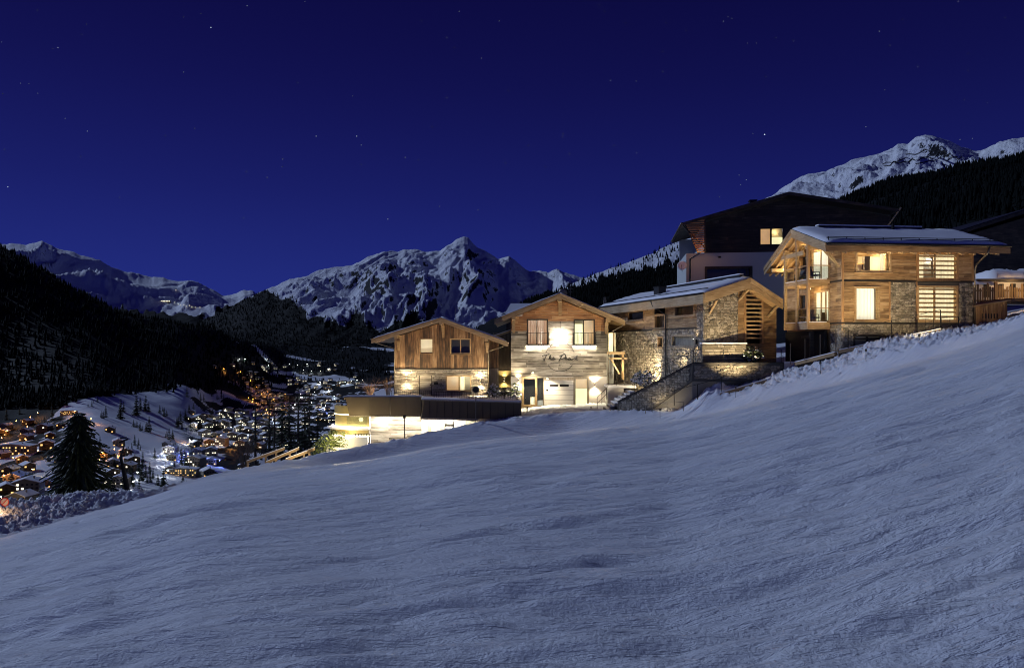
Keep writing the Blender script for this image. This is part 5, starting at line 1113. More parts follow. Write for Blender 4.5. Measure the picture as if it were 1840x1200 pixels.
gable_roof(H, Lr, rr2, Rr, -1.9, VB2, thR, snow=.24, snow_sides='LR', nb=2)
ub, wb_ = fr.uw(1511, 472, -.06)
mb = MB(); mb.bar((WR-.2, -.10, topR[2][1]-1.35), (WR+.1, -1.5, topR[2][1]-.15), .12, .18, (1,0,0)); obj('brace', mb, 'beam', H)
# rafter tails under the long eave
for i in range(13):
    v = .35+i*(VB2-.7)/12.5; mb = MB(); mb.prism([(WR+.09, tR(WR+.09)-thR-.02), (Rr[0]-.12, Rr[1]-thR+.05), (Rr[0]-.12, Rr[1]-thR+.22), (WR+.09, tR(WR+.09)-thR+.14)], lambda a, b: (a, v-.09, b-.12), lambda a, b: (a, v+.09, b-.12)); obj('rafter_tail', mb, 'beam', H)
mb = MB(); mb.box(Rr[0]-.02, Rr[0]+.03, -1.85, VB2, Rr[1]-.56, Rr[1]-.18); obj('eave_board', mb, 'larch', H)
mb = MB(); mb.tube([(Rr[0]+.10, -1.8, Rr[1]-.06), (Rr[0]+.10, VB2, Rr[1]-.06)], .085, 8); obj('gutter', mb, 'dark_metal', H, smooth=True)
vdp = fr.vw(1776, 450, WR+1.2)[0]; downpipe(H, [(Rr[0]+.10, vdp, Rr[1]-.12), (Rr[0]+.05, vdp-.1, Rr[1]-.55), (WR+.2, VR+.12, Rr[1]-1.2), (WR+.02, VR+.12, Rr[1]-1.6), (WR+.02, VR+.12, .5)], .055)
f = .07; ug = Rr[0]+(rr2[0]-Rr[0])*f; wg2 = Rr[1]+(rr2[1]-Rr[1])*f
mb = MB(); [mb.tube([(ug, -1.6, wg2+h_), (ug, VB2-.3, wg2+h_)], .025, 6) for h_ in (.24, .34)]; [mb.box(ug-.02, ug+.02, v, v+.04, wg2, wg2+.36) for v in np.arange(-1.5, VB2-.4, 1.3)]; obj('snow_guard', mb, 'dark_metal', H)
mb = MB(); mb.box(rr2[0]-.3, rr2[0]+.1, .2, VB2*.72, rr2[1]+.05, rr2[1]+.30); obj('ridge_duct', mb, 'roof_metal', H); mb = MB(); mb.box(rr2[0]-.34, rr2[0]+.14, .15, VB2*.72, rr2[1]+.303, rr2[1]+.38); obj('snow_cover', mb, 'snow', H)
vv = fr.vw(1597, 420, rr2[0])[0]; mb = MB(); mb.box(rr2[0]+.3, rr2[0]+.45, vv, vv+.15, rr2[1]-.2, rr2[1]+.45); obj('vent_pipe', mb, 'dark_metal', H)
# dark carport below the balcony
mb = MB(); mb.box(1.2, u_in, -1.3, -.06, .25, zc(593)-.02); mb.v = [(x, y, z) for x, y, z in mb.v]
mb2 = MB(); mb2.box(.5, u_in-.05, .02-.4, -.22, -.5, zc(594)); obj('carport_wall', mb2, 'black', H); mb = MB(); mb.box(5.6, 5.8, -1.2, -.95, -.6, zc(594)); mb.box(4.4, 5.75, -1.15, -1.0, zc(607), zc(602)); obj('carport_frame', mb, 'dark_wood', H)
# balcony lights and the strip that lights the eave
def ceil_lamp(P, label, e, col=(1, .70, .34)):
    t = thing('ceiling_lamp', label, 'ceiling lamp', P, 0, 'small lamps under the balcony ceilings'); mb = MB(); mb.lathe([(.10, .05), (.11, .0), (.02, -.02)], 12); obj('housing', mb, 'bulb', t); light('POINT', t, (0, 0, -.18), e, col, size=.10); return t
wp = lambda u, v, w: fr.O+fr.d*u+fr.n*v+Vector((0, 0, w))
ceil_lamp(wp(4.9, -.8, tR(4.9)-thR-.5), 'small warm lamp under the rafters of the upper balcony', 95); ceil_lamp(wp(4.9, -.8, zc(502.5)-.55), 'small warm lamp under the ceiling of the lower balcony', 62); ceil_lamp(wp(1.6, -1.0, tR(1.6)-thR-.6), 'small warm lamp under the far slope of the balcony roof', 40)
def strip(P0, P1, out_, e, label, col=(1, .66, .30)): return eave_strip('light_strip', label, [P0, P1], e, out_, col)
strip(wp(WR+.16, .3, topR[2][1]-.42), wp(WR+.16, VR-.3, topR[2][1]-.42), fr.d*.15+Vector((0,0,1)), 40, 'warm light strip at the head of the long larch wall')
# chairs and table on the balconies
def chair(P, rz, label):
    t = thing('lounge_chair', label, 'chair', P, rz, 'lounge chairs on the balconies')
    mb = MB(); mb.box(-.30, .30, -.30, .32, .34, .42); obj('seat', mb, 'dark_metal', t); mb = MB(); mb.prism([(.24, .42), (.31, .42), (.52, .95), (.46, .98)], lambda a, b: (-.30, a, b), lambda a, b: (.30, a, b)); obj('backrest', mb, 'dark_metal', t)
    for x in (-.27, .27):
        mb = MB(); mb.box(x-.025, x+.025, -.28, .34, .58, .62); obj('armrest', mb, 'dark_metal', t)
        for y in (-.26, .28): mb = MB(); mb.box(x-.02, x+.02, y-.02, y+.02, 0, .58); obj('leg', mb, 'dark_metal', t)
chair(wp(5.5, -.75, zc(502.5)+.005), R(100), 'dark lounge chair on the upper balcony before the bright curtains'); chair(wp(5.4, -.75, zc(579.5)+.005), R(95), 'dark lounge chair on the lower balcony before the sliding door'); chair(wp(3.6, -.8, zc(502.5)+.005), R(-60), 'lounge chair at the far end of the upper balcony'); chair(wp(4.2, -.9, zc(579.5)+.005), R(-75), 'lounge chair at the near end of the lower balcony table')
t = thing('balcony_table', 'low pale table on the lower balcony with snow on top', 'table', wp(4.85, -1.1, zc(579.5)+.005)); mb = MB(); mb.lathe([(.34, .40), (.34, .44)], 14); obj('tabletop', mb, 'white_paint', t); mb = MB(); mb.lathe([(.2, 0), (.2, .03), (.03, .05), (.03, .40)], 10); obj('pedestal', mb, 'dark_metal', t)

# ================================================================ the dark farmhouse behind
fd = Fr(at(1233, 545, 76), -8)
D = thing('farmhouse', 'big dark timber farmhouse on a white base rising behind the lit houses', 'house', fd.O, fd.th)
WD = fd.uw(1600, 440)[0]; uW = fd.uw(1267, 440)[0]; wb0 = fd.uw(1267, 455)[1]
Ld, rd, Rd = fd.uw(1226, 400, -2.2), fd.uw(1418, 344.5, -2.2), fd.uw(1616, 375, -2.2)
topD = [(u, tl([Ld, rd, Rd], u)-.35) for u in (uW, rd[0], WD)]
q1 = fd.rect(1364, 1409, 409, 441); q2 = fd.rect(1428, 1454, 405.5, 416); q3 = fd.rect(1268, 1350, 481, 512)
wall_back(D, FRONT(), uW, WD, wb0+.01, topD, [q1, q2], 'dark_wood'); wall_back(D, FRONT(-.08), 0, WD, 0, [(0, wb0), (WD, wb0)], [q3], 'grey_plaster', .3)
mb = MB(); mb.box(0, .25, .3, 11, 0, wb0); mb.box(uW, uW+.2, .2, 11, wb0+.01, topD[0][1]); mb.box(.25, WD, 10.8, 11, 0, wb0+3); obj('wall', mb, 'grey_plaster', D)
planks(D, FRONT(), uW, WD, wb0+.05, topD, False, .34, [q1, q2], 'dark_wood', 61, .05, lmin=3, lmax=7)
window(D, FRONT(), q1, 'dark_wood', .24, (.48,), recess=.1, inside=[('blind_orange', 0, .49), ('inside_pale', .47, 1, 0, 1, .8), ('screen_pale', .52, 1, .05, .5, .6)], label='lit double window with an orange blind'); window(D, FRONT(), q2, 'dark_wood', .2, (.5,), recess=.1, inside=[('blind_orange', 0, 1)], label='small lit window behind the balcony house roof')
light('POINT', D, (0.5*(q1[0]+q1[1])+.5, .6, q1[3]-.4), 22, (1, .7, .3), size=.1)
window(D, FRONT(-.08), q3, 'dark_wood', .25, (.72, .9), recess=.25, inside=[('inside_dark', 0, 1, 0, 1, .3)], label='wide dark terrace opening')
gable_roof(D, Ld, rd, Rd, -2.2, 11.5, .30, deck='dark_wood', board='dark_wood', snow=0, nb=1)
lx, lz = fd.uw(1253, 455, -1.9); rx = fd.uw(1267, 440, -1.9)[0]
for i in range(15):                                             # slats that close the left eave, lit by a point light without a fixture
    z = lz+(Ld[1]-.15-lz)*(i+.3)/13; a_ = lx+(Ld[0]+.25-lx)*min((z-lz)/(Ld[1]-lz), 1); zt_ = tl([Ld, rd, Rd], max(a_, Ld[0]))-.36
    if z > Ld[1]-.2: a_ = Ld[0]+.25+(z-Ld[1]+.2)/.30*1.0
    if a_ > rx-.1: continue
    mb = MB(); mb.box(a_, rx, -1.95, -1.86, z, z+.12); obj('slat', mb, 'brown_planks', D)
mb = MB(); mb.bar((lx+.1, -1.82, lz), (Ld[0]+.35, -1.82, Ld[1]-.2), .12, .12, (0,1,0)); mb.box(rx-.08, rx+.08, -2.0, -1.83, lz, tl([Ld, rd, Rd], rx)-.4); obj('eave_frame', mb, 'dark_wood', D)
mb = MB(); mb.tube([(Ld[0]-.06, -2.2, Ld[1]-.05), (Ld[0]-.06, 11, Ld[1]-.05)], .09, 8); obj('gutter', mb, 'tin', D, smooth=True)
downpipe(D, [(Ld[0], -2, Ld[1]-.2), (.9*uW+.1, -1.7, wb0+.2), (fd.uw(1240, 470, -.2)[0], -.20, wb0-.6), (fd.uw(1240, 470, -.2)[0], -.20, 0)], .07, 'dark_metal')
light('POINT', D, (Ld[0]+1.5, -2.9, wb0-.2), 55, (1, .48, .16), size=.2)
mb = MB(); u, w = fd.uw(1293, 462, -.1); mb.lathe([(.03, -.1), (.14, -.08), (.14, .08), (.03, .1)], 12, (u, -.15, w)); obj('alarm_bell', mb, 'dark_metal', D)
for px, w_, h_ in ((1352.5, .65, .55), (1418, .55, .5)):
    u, _ = fd.uw(px, 360, 1.0); zz = tl([Ld, rd, Rd], u); mb = MB(); mb.box(u-w_/2, u+w_/2, .6, 1.4, zz-.3, zz+h_); ch = obj('chimney', mb, 'dark_metal', D); mb = MB(); mb.box(u-w_/2-.07, u+w_/2+.07, .53, 1.47, zz+h_+.003, zz+h_+.08); obj('cap', mb, 'dark_metal', ch)
for (x0_, y0_, x1_, y1_) in ((1592, 410, 1619, 373),):
    a, b = fd.uw(x0_, y0_, -1.6), fd.uw(x1_, y1_, -2.0); mb = MB(); mb.bar((a[0], -1.6, a[1]), (b[0], -2.0, b[1]), .10, .14, (1,0,0)); obj('brace', mb, 'tin', D)
dish(fd.O+fd.d*(-.45)+fd.n*(-.3)+Vector((0, 0, fd.uw(1230, 488)[1])), .50, 'pale satellite dish on the left corner of the white farmhouse base', (-.35, -.9, .2), 'white_paint')

# ================================================================ right edge: hut, fence, boarded shed, barn roof
P = at(1750, 592, 50.5); SH = thing('boarded_shed', 'low shed of bright upright boards with six small slots', 'shed', P, R(4)); sc_ = 50.5/F; wS = 63*sc_; hl, hr = (592-552)*sc_, (592-541)*sc_
mb = MB(); mb.prism([(.05, -1.2), (wS, -1.2), (wS, hr-.02), (.05, hl-.02)], lambda a, b: (a, .03, b), lambda a, b: (a, 2.0, b)); obj('wall', mb, 'inside_dark', SH)
slots = [[wS*(.25+i*.087), wS*(.25+i*.087)+.10, (592-572)*sc_, (592-563.5)*sc_] for i in range(6)]
planks(SH, FRONT(0.03), 0, wS, -1.2, [(0, hl), (wS, hr)], True, .125, slots, 'larch_v', 71, .03)
planks(SH, RIGHT(wS), .03, 2.0, -1.2, [(.03, hr), (2.0, hr)], True, .14, [], 'larch_v', 72, .03)
mb = MB(); mb.add([(-.1, -.18, hl+.01), (wS+.15, -.18, hr+.01), (wS+.15, 2.1, hr+.01), (-.1, 2.1, hl+.01), (-.1, -.18, hl+.12), (wS+.15, -.18, hr+.12), (wS+.15, 2.1, hr+.12), (-.1, 2.1, hl+.12)], [(0,3,2,1), (4,5,6,7), (0,1,5,4), (1,2,6,5), (2,3,7,6), (3,0,4,7)]); obj('roof', mb, 'beam', SH)
DK = thing('timber_deck', 'timber deck edge running right from the boarded shed roof', 'deck', at(1812, 541, 51)); mb = MB(); mb.box(.12, 5.5, -.2, 3.5, -.02, .16); obj('edge_board', mb, 'larch', DK)
for i in range(14): mb = MB(); mb.box(.14, 5.4, -.15+.25*i, -.15+.25*i+.235, .163, .20); obj('plank', mb, 'larch', DK)
P = at(1747, 546, 54); PF = thing('picket_fence', 'lit timber picket fence above the boarded shed', 'fence', P, R(3)); sc_ = 54/F
for i in range(34):
    x = i*.19; h = (34+4*math.sin(i*1.3))*sc_*(.9 if i % 2 else 1); mb = MB(); mb.prism([(x, 0), (x+.13, 0), (x+.13, h-.05), (x+.065, h), (x, h-.05)], lambda a, b: (a, 0, b), lambda a, b: (a, .03, b)); obj('picket', mb, 'larch_v' if i > 9 else 'old_planks', PF)
for z in (.2, .95): mb = MB(); mb.box(0, 6.5, .034, .09, z, z+.10); obj('rail', mb, 'larch', PF)
for x in (1.75, 4.2): mb = MB(); mb.box(x-.09, x+.09, -.16, -.003, -.3, 1.65); obj('post', mb, 'larch_v', PF)
P = at(1752, 545, 60); HT = thing('snowy_hut', 'small hut under a thick snow cover behind the picket fence', 'hut', P); sc_ = 60/F
mb = MB(); mb.box(0, 7, 0, 3, 0, 38*sc_); obj('wall', mb, 'plaster', HT)
for x in (.7, 1.9, 2.9, 4.0, 5.2): mb = MB(); mb.box(x, x+.45, -.05, -.003, .5, 35*sc_); obj('board', mb, 'dark_wood', HT)
mb = MB(); mb.box(-.4, 7.2, -.9, 3.2, 38*sc_+.01, 38*sc_+.2); obj('roof', mb, 'dark_wood', HT)
def snowcap(parent, x0, x1, y0, y1, z, h, seed):
    rs = random.Random(seed); n, m = 18, 8; vs = []; fs = []
    for j in range(m+1):
        for i in range(n+1):
            e = min(i, n-i, j, m-j); hh = h*(1-math.exp(-e*1.1))*(.85+.3*rs.random()); vs.append((x0+(x1-x0)*i/n, y0+(y1-y0)*j/m, z+.003+hh+(.06 if e else 0)))
    for j in range(m):
        for i in range(n): fs.append((j*(n+1)+i, j*(n+1)+i+1, (j+1)*(n+1)+i+1, (j+1)*(n+1)+i))
    mb = MB(); mb.add(vs, fs); obj('snow_cover', mb, 'snow', parent, smooth=True)
snowcap(HT, .9, 7.3, -.8, 3, 38*sc_+.2, .85, 3); snowcap(HT, -.9, 1.3, -1.2, 3, 30*sc_+.1, .45, 4)
light('POINT', HT, (2.5, -1.6, 1.5), 110, (1, .6, .25), size=.1); light('POINT', HT, (1.6, -8.2, .6), 260, (1, .66, .28), size=.1)
P = at(1700, 545, 78); BN = thing('dark_barn', 'large unlit barn whose roof slopes up out of the picture', 'barn', P); sc_ = 78/F
e0, e1 = (-.5, (545-432)*sc_), ((1860-1700)*sc_, (545-378)*sc_); e2 = (e1[0]*2+.5, e0[1])
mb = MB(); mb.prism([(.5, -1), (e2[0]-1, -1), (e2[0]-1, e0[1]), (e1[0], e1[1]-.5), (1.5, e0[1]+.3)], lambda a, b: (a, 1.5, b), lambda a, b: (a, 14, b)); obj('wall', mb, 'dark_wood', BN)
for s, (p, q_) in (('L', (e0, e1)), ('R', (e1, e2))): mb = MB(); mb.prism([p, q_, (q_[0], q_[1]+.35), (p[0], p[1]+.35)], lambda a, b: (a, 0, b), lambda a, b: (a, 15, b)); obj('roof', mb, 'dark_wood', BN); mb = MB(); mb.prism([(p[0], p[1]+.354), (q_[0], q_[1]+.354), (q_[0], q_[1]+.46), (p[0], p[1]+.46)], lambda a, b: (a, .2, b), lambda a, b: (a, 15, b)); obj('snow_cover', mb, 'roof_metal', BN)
# ================================================================ small floodlights added in the snow to light the house fronts
def flood(P, to, e, label, cone=75, col=(1, .74, .38)):
    P = Vector(P); t = thing('added_floodlight', label, 'floodlight', P, 0, 'added floodlights in the snow before the houses'); d = (Vector(to)-P).normalized()
    mb = MB(); mb.bar(Vector((0,0,.05)), Vector((0,0,.05))+d*.14, .12, .09); mb.box(-.012, .012, -.012, .012, -.6, .03); obj('housing', mb, 'tin', t)
    mb = MB(); mb.bar(Vector((0,0,.05))+d*.1405, Vector((0,0,.05))+d*.143, .07, .05); obj('lens', mb, 'bulb', t)
    light('SPOT', t, Vector((0,0,.05))+d*.2, e, col, to=Vector((0,0,.05))+d*5, cone=cone, blend=.7, size=.10)
WARM = (1, .78, .46)
for px, tx_, lb in ((738, 735, 'left'), (846, 850, 'right')): flood(at(px, 708.5, 63.3), at(tx_, 612, 66), 1000, 'added floodlight on the terrace edge below the %s half of the board gable' % lb, 130, WARM)
for px, tx_, lb in ((948, 955, 'left'), (1062, 1055, 'right')): flood(at(px, 734, 63.2), at(tx_, 580, 68), 1150, 'added floodlight in the yard before the %s half of the sign chalet' % lb, 100, (1, .84, .60))
flood(at(1160, 688, 61.5), at(1165, 600, 68), 1400, 'added floodlight above the stair parapet lighting the long rubble wall', 130, (1, .82, .52)); flood(at(1216, 668, 57.4), at(1222, 560, 60), 200, 'added floodlight near the corner of the rubble stone house', 130, (1, .82, .52))
flood(at(1322, 699, 50.6), at(1318, 535, 56), 2600, 'added floodlight behind the shovelled heap aimed at the larch gable', 85, WARM); flood(at(1186, 738, 55), at(1200, 690, 57), 60, 'added floodlight at the foot of the rubble parapet', 140, (1, .82, .52))
flood(at(1474, 655, 46.6), at(1490, 480, 50), 1450, 'added floodlight in the lumpy snow before the balconies', 80, WARM); flood(at(1652, 605, 43.4), at(1650, 480, 49.5), 1450, 'added floodlight in the lumpy snow before the slatted windows', 88, WARM); flood(at(1556, 632, 45), at(1560, 490, 49.5), 1000, 'added floodlight in the lumpy snow before the white curtain window', 85, WARM)
flood(at(848, 770, 60.3), at(850, 735, 61.2), 260, 'added floodlight in the gap between snow bank and bronze fascia', 150, WARM); flood(at(700, 790, 60.6), at(700, 730, 61.6), 60, 'added floodlight at the lower end of the gap before the bronze fascia', 150, WARM)
flood(at(672, 711, 63.0), at(672, 690, 64), 90, 'added floodlight under the bare shrub on the terrace corner', 140, (1, .66, .30))
flood(at(1806, 582, 44.2), at(1790, 562, 50), 1100, 'added floodlight in the snow before the boarded shed', 130, WARM)

# ================================================================ plants
t = NT('needles'); p = t.pos(); t.bsdf(t.mix(t.noise(p, 2.2, 4), (.022, .034, .016), (.060, .075, .035)), .7, **{'Specular IOR Level': .2}); MT['needles'] = t.m
t = NT('bush_leaf'); p = t.pos(); t.bsdf(t.mix(t.noise(p, 5, 4), (.05, .08, .022), (.16, .19, .06)), .6); MT['bush_leaf'] = t.m
MT['bark'] = plain('bark', (.055, .042, .032), .95, var=.5); MT['twig'] = plain('twig', (.24, .15, .08), .8, var=.4); MT['twig_dark'] = plain('twig_dark', (.10, .07, .05), .9, var=.4)
def sprays(h, r, lev, per, seed, start=.10, droop=.35, wid=.16, seg=4, power=.9):
    rs = random.Random(seed); mb = MB()
    for i in range(lev):
        f = start+(1-start)*(i+.5*rs.random())/lev; z = h*f; L = r*(1-f)**power*(.75+.5*rs.random())+.05*r
        for k in range(per):
            a = 2*PI*(k+rs.random()*.8)/per+i*.7; l = L*(.6+.55*rs.random()); dx, dy = math.cos(a), math.sin(a); dr = droop*(.6+.8*rs.random())
            P = []
            for s in range(seg+1):
                g = s/seg; P.append((dx*l*g, dy*l*g, z-l*dr*g*g+l*.10*g))
            for s in range(seg):                                # side sprays hang off the branch like a fan
                p0, p1 = Vector(P[s]), Vector(P[s+1]); w = wid*r*(1-.55*s/seg)*(.7+.6*rs.random())
                sd = Vector((-dy, dx, 0)); dn = Vector((0, 0, -w*(.35+.5*rs.random())))
                mb.add([p0, p1, p1+sd*w*.8+dn, p0+sd*w*.55+dn*.8], [(0,1,2,3)]); mb.add([p0, p1, p1-sd*w*.8+dn, p0-sd*w*.55+dn*.8], [(0,3,2,1)])
    return mb
def conifer(name, P, h, r, label, group, lev, per, seed, **kw):
    t = thing(name, label, 'tree', P, 0, group)
    mb = MB(); mb.tube([(0,0,-1), (0,0,h*.5), (0,0,h*.97)], [h*.022, h*.014, .01], 7); obj('trunk', mb, 'bark', t)
    obj('crown', sprays(h, r, lev, per, seed, **kw), 'needles', t); return t
def copy_tree(src, P, rz, sc, label, group=None):
    r = src.copy(); COL.objects.link(r); r.location = P; r.rotation_euler.z = rz; r.scale = (sc, sc, sc) if not isinstance(sc, tuple) else sc; r['label'] = label
    if group: r['group'] = group
    for c in src.children:
        k = c.copy(); COL.objects.link(k); k.parent = r
        for g in c.children: m = g.copy(); COL.objects.link(m); m.parent = k
    return r
Pz = lambda px, Y, d=0: Vector(((px-CX)/F*Y, Y, ground_z((px-CX)/F*Y, Y)+d))
Pb = at(141, 915, 56); conifer('spruce', Pb, (915-740)/F*56, 2.75, 'big dark spruce standing behind the snow pile at the left', None, 50, 13, 5, start=.04, droop=.42, wid=.085, seg=6, power=.45)
for i, (px, yt, yb, Y, r) in enumerate(((459, 716, 845, 104, 1.0), (484, 706, 845, 110, 1.2), (493, 722, 845, 106, .8), (507, 700, 845, 118, 2.2), (520, 706, 845, 114, 2.0), (536, 690, 845, 112, 1.3), (548, 704, 842, 120, 2.3), (556, 700, 842, 108, 1.4), (570, 728, 838, 116, 1.5))):
    P = at(px, yb, Y); conifer('larch_tree', P, (yb-yt)/F*Y, r, 'dark thin conifer below the slope, %s' % ['leftmost of its row', 'second from the left', 'shortest of the left three', 'fuller crown left of the gap', 'fuller crown right of the gap', 'tallest of its row', 'dense crown left of the curved terrace', 'slim one before the dense crown', 'nearest the glowing bush'][i], 'thin conifers below the slope', 17, 5, 20+i, start=.28, droop=.3, wid=.20, seg=3)
def twigs(name, P, n, h, spread, label, mat, seed, thick=.012, br=3, cat='shrub', grp=None, lean=0):
    rs = random.Random(seed); t = thing(name, label, cat, P, 0, grp); mb = MB()
    for i in range(n):
        a = rs.random()*6.28; s = spread*(.3+.7*rs.random()); l = h*(.65+.5*rs.random()); b = Vector((math.cos(a)*.12, math.sin(a)*.12, -.1)); e = Vector((math.cos(a)*s+lean*l, math.sin(a)*s*.6, l)); m = (b+e)/2+Vector((-math.cos(a)*.1*s, 0, l*.10)); pts = [b, m, e]
        mb.tube(pts, [thick, thick*.8, thick*.35], 4)
        for k in range(br):
            g = .4+.55*rs.random(); q_ = b.lerp(e, g); f = q_+Vector(((rs.random()-.5)*.5*s+math.cos(a)*.15, (rs.random()-.5)*.4, l*.28*(rs.random()+.3))); mb.tube([q_, f], [thick*.55, thick*.25], 3)
    obj('branches', mb, mat, t); return t
twigs('bare_shrub', at(664, 712, 64), 34, 1.45, 1.35, 'spreading bare shrub glowing on the terrace corner', 'twig', 1, .016); twigs('bare_shrub', at(697, 712, 65), 22, 1.6, .55, 'upright bare shrub against the left corner of the stone front', 'twig', 2, .016)
twigs('bare_shrub', at(438, 843, 70), 40, 3.0, 1.5, 'tall bare bush on the slope edge left of the white beams', 'twig_dark', 3, .022, 4)
def leafy(name, P, rx, rz, n, label, mat, seed, leaf=.13, snow=0, ry=None):
    rs = random.Random(seed); t = thing(name, label, 'shrub', P); mb = MB(); sn = MB()
    for i in range(n):
        while True:
            x, y, z = (rs.random()*2-1 for _ in range(3))
            if x*x+y*y+z*z < 1: break
        c = Vector((x*rx, y*(ry or rx), (z+.85)*rz*(.55+.45*math.cos(x*1.3)))); q_ = Vector((rs.random()-.5, rs.random()-.5, rs.random()-.2)).normalized(); u_ = q_.cross(Vector((.3,.5,.8))).normalized(); w_ = q_.cross(u_); l = leaf*(.6+.8*rs.random())
        (sn if rs.random() < snow else mb).add([c-u_*l, c+w_*l*.45, c+u_*l, c-w_*l*.45], [(0,1,2,3)])
    obj('foliage', mb, mat, t)
    if snow: obj('snow_dusting', sn, 'snow', t)
    k = MB(); [k.tube([(0,0,-.2), ((rs.random()-.5)*rx, (rs.random()-.5)*rx, rz*1.1)], [.03, .01], 4) for _ in range(6)]; obj('stems', k, 'twig_dark', t); return t
leafy('evergreen_bush', at(590, 822, 61.5), 1.35, 1.15, 1500, 'glowing evergreen bush beside the white beams', 'bush_leaf', 5); leafy('evergreen_bush', at(574, 822, 62.5), .9, .75, 600, 'smaller glowing bush on the downhill side', 'bush_leaf', 6); leafy('evergreen_bush', at(618, 806, 61.6), 1.0, .8, 700, 'glowing bush climbing to the slat gate', 'bush_leaf', 7); leafy('evergreen_bush', at(607, 782, 62.8), .9, .35, 420, 'low hanging greenery on the curved terrace ledge', 'bush_leaf', 8)
leafy('snowy_bush', at(887, 716, 64.5), .62, .75, 420, 'snow dusted bush right of the stone front', 'bush_leaf', 9, .12, .55); leafy('snowy_bush', at(926, 718, 64.8), .55, .85, 340, 'snow dusted bush before the lit corner of the sign chalet', 'bush_leaf', 10, .12, .45); leafy('snowy_bush', at(1352, 650, 54.6), .8, .65, 420, 'dark snow capped bush beside the garden wall', 'needles', 11, .13, .25); leafy('snowy_bush', at(1158, 692, 60.5), 1.2, .7, 620, 'snowy bush on the bank between stairs and rubble wall', 'needles', 12, .12, .6); leafy('snowy_bush', at(905, 716, 66), .5, .55, 240, 'dark bush in the passage between the chalets', 'needles', 13, .12, .25)
light('POINT', None, at(598, 806, 60.4), 140, (1, .80, .36), size=.3, name='terrace_glow'); 
o = bpy.data.objects['terrace_glow']; o.parent = CT; o.location = at(600, 792, 59.6)-CT.location
# white beams beside the lit bush
def beam_rail(x0_, y0_, x1_, y1_, Y, label, posts):
    a, b = at(x0_, y0_, Y), at(x1_, y1_, Y); t = thing('beam_railing', label, 'railing', a, 0, 'pale beam railings beside the bush'); d = b-a
    mb = MB(); mb.bar((0,0,0), d, .22, .20); obj('beam', mb, 'beam', t); mb = MB(); mb.bar((0,0,.13), d+Vector((0,0,.13)), .20, .06); obj('snow_cover', mb, 'snow', t)
    for f in posts: q_ = d*f; mb = MB(); mb.box(q_.x-.07, q_.x+.07, -.07, .07, q_.z-1.3, q_.z-.11); obj('post', mb, 'beam', t)
beam_rail(444, 830, 511, 806, 61, 'upper left pale beam railing with two posts', (.02, .5, .78)); beam_rail(479, 831, 537, 806, 60.3, 'middle pale beam railing climbing to the bush', (.02, .72)); beam_rail(544, 814, 566, 806, 60.5, 'short upper pale beam railing by the bush', (.1, .55)); beam_rail(514, 826, 552, 812, 59.8, 'lowest pale beam lying on the snow edge', ())
t = thing('path_lamp', 'small lamp lighting the pale beam railings', 'lamp', at(520, 838, 58.2)); mb = MB(); mb.lathe([(.05, -.4), (.05, 0), (.08, .02), (.08, .1)], 8); obj('housing', mb, 'dark_metal', t); light('POINT', t, (0, -.6, .7), 240, (1, .82, .5), size=.1)
# round signs and poles
def round_sign(P, h, r, label, face_mat, ring_mat, tilt=0):
    t = thing('round_sign', label, 'sign', P, tilt); mb = MB(); mb.tube([(0,0,-1.2), (0,0,h)], .035, 8); obj('post', mb, 'tin', t)
    def disc(r0, y0, y1): m = MB(); n = 24; m.prism([(r0*math.cos(2*PI*i/n), h+r0*math.sin(2*PI*i/n)) for i in range(n)], lambda a, b: (a, y0, b), lambda a, b: (a, y1, b)); return m
    obj('rim', disc(r, -.055, -.040), ring_mat, t); obj('face', disc(r*.78, -.062, -.0555), face_mat, t); return t
MT['sign_red'] = plain('sign_red', (.42, .035, .025), .5); MT['sign_pale'] = plain('sign_pale', (.5, .42, .36), .5)
round_sign(at(855, 762, 59.8), (762-700)/F*59.8, .30, 'round sign on a tall post in front of the terrace railing', 'dark_metal', 'tin'); sgn = round_sign(at(9.5, 925, 43.5), (925-901)/F*43.5, .27, 'red round sign on a short post at the left snow pile', 'sign_pale', 'sign_red')
mb = MB(); mb.bar((-.15, -.066, (925-901)/F*43.5-.15), (.15, -.066, (925-901)/F*43.5+.15), .05, .008, (0,1,0)); obj('bar', mb, 'sign_red', sgn)
P = at(232, 890, 57); t = thing('leaning_pole', 'dark leaning pole with a crooked head right of the big spruce', 'pole', P); q1_ = at(217, 822, 57)-P; q2_ = at(223, 800, 57)-P
mb = MB(); mb.tube([(.1, 0, -.8), q1_*.5, q1_], [.20, .16, .10], 8); obj('shaft', mb, 'black', t); mb = MB(); mb.tube([q1_, q2_, q2_+Vector((0, 0, .45))], [.09, .06, .05], 6); mb.bar(q2_+Vector((-.35, 0, .25)), q2_+Vector((.32, 0, .5)), .10, .12); mb.bar(q2_+Vector((-.3, 0, .55)), q2_+Vector((.2, 0, .62)), .08, .10); obj('head', mb, 'black', t)
light('POINT', sgn, (.3, -.8, .6), 22, (1, .6, .3), size=.1)

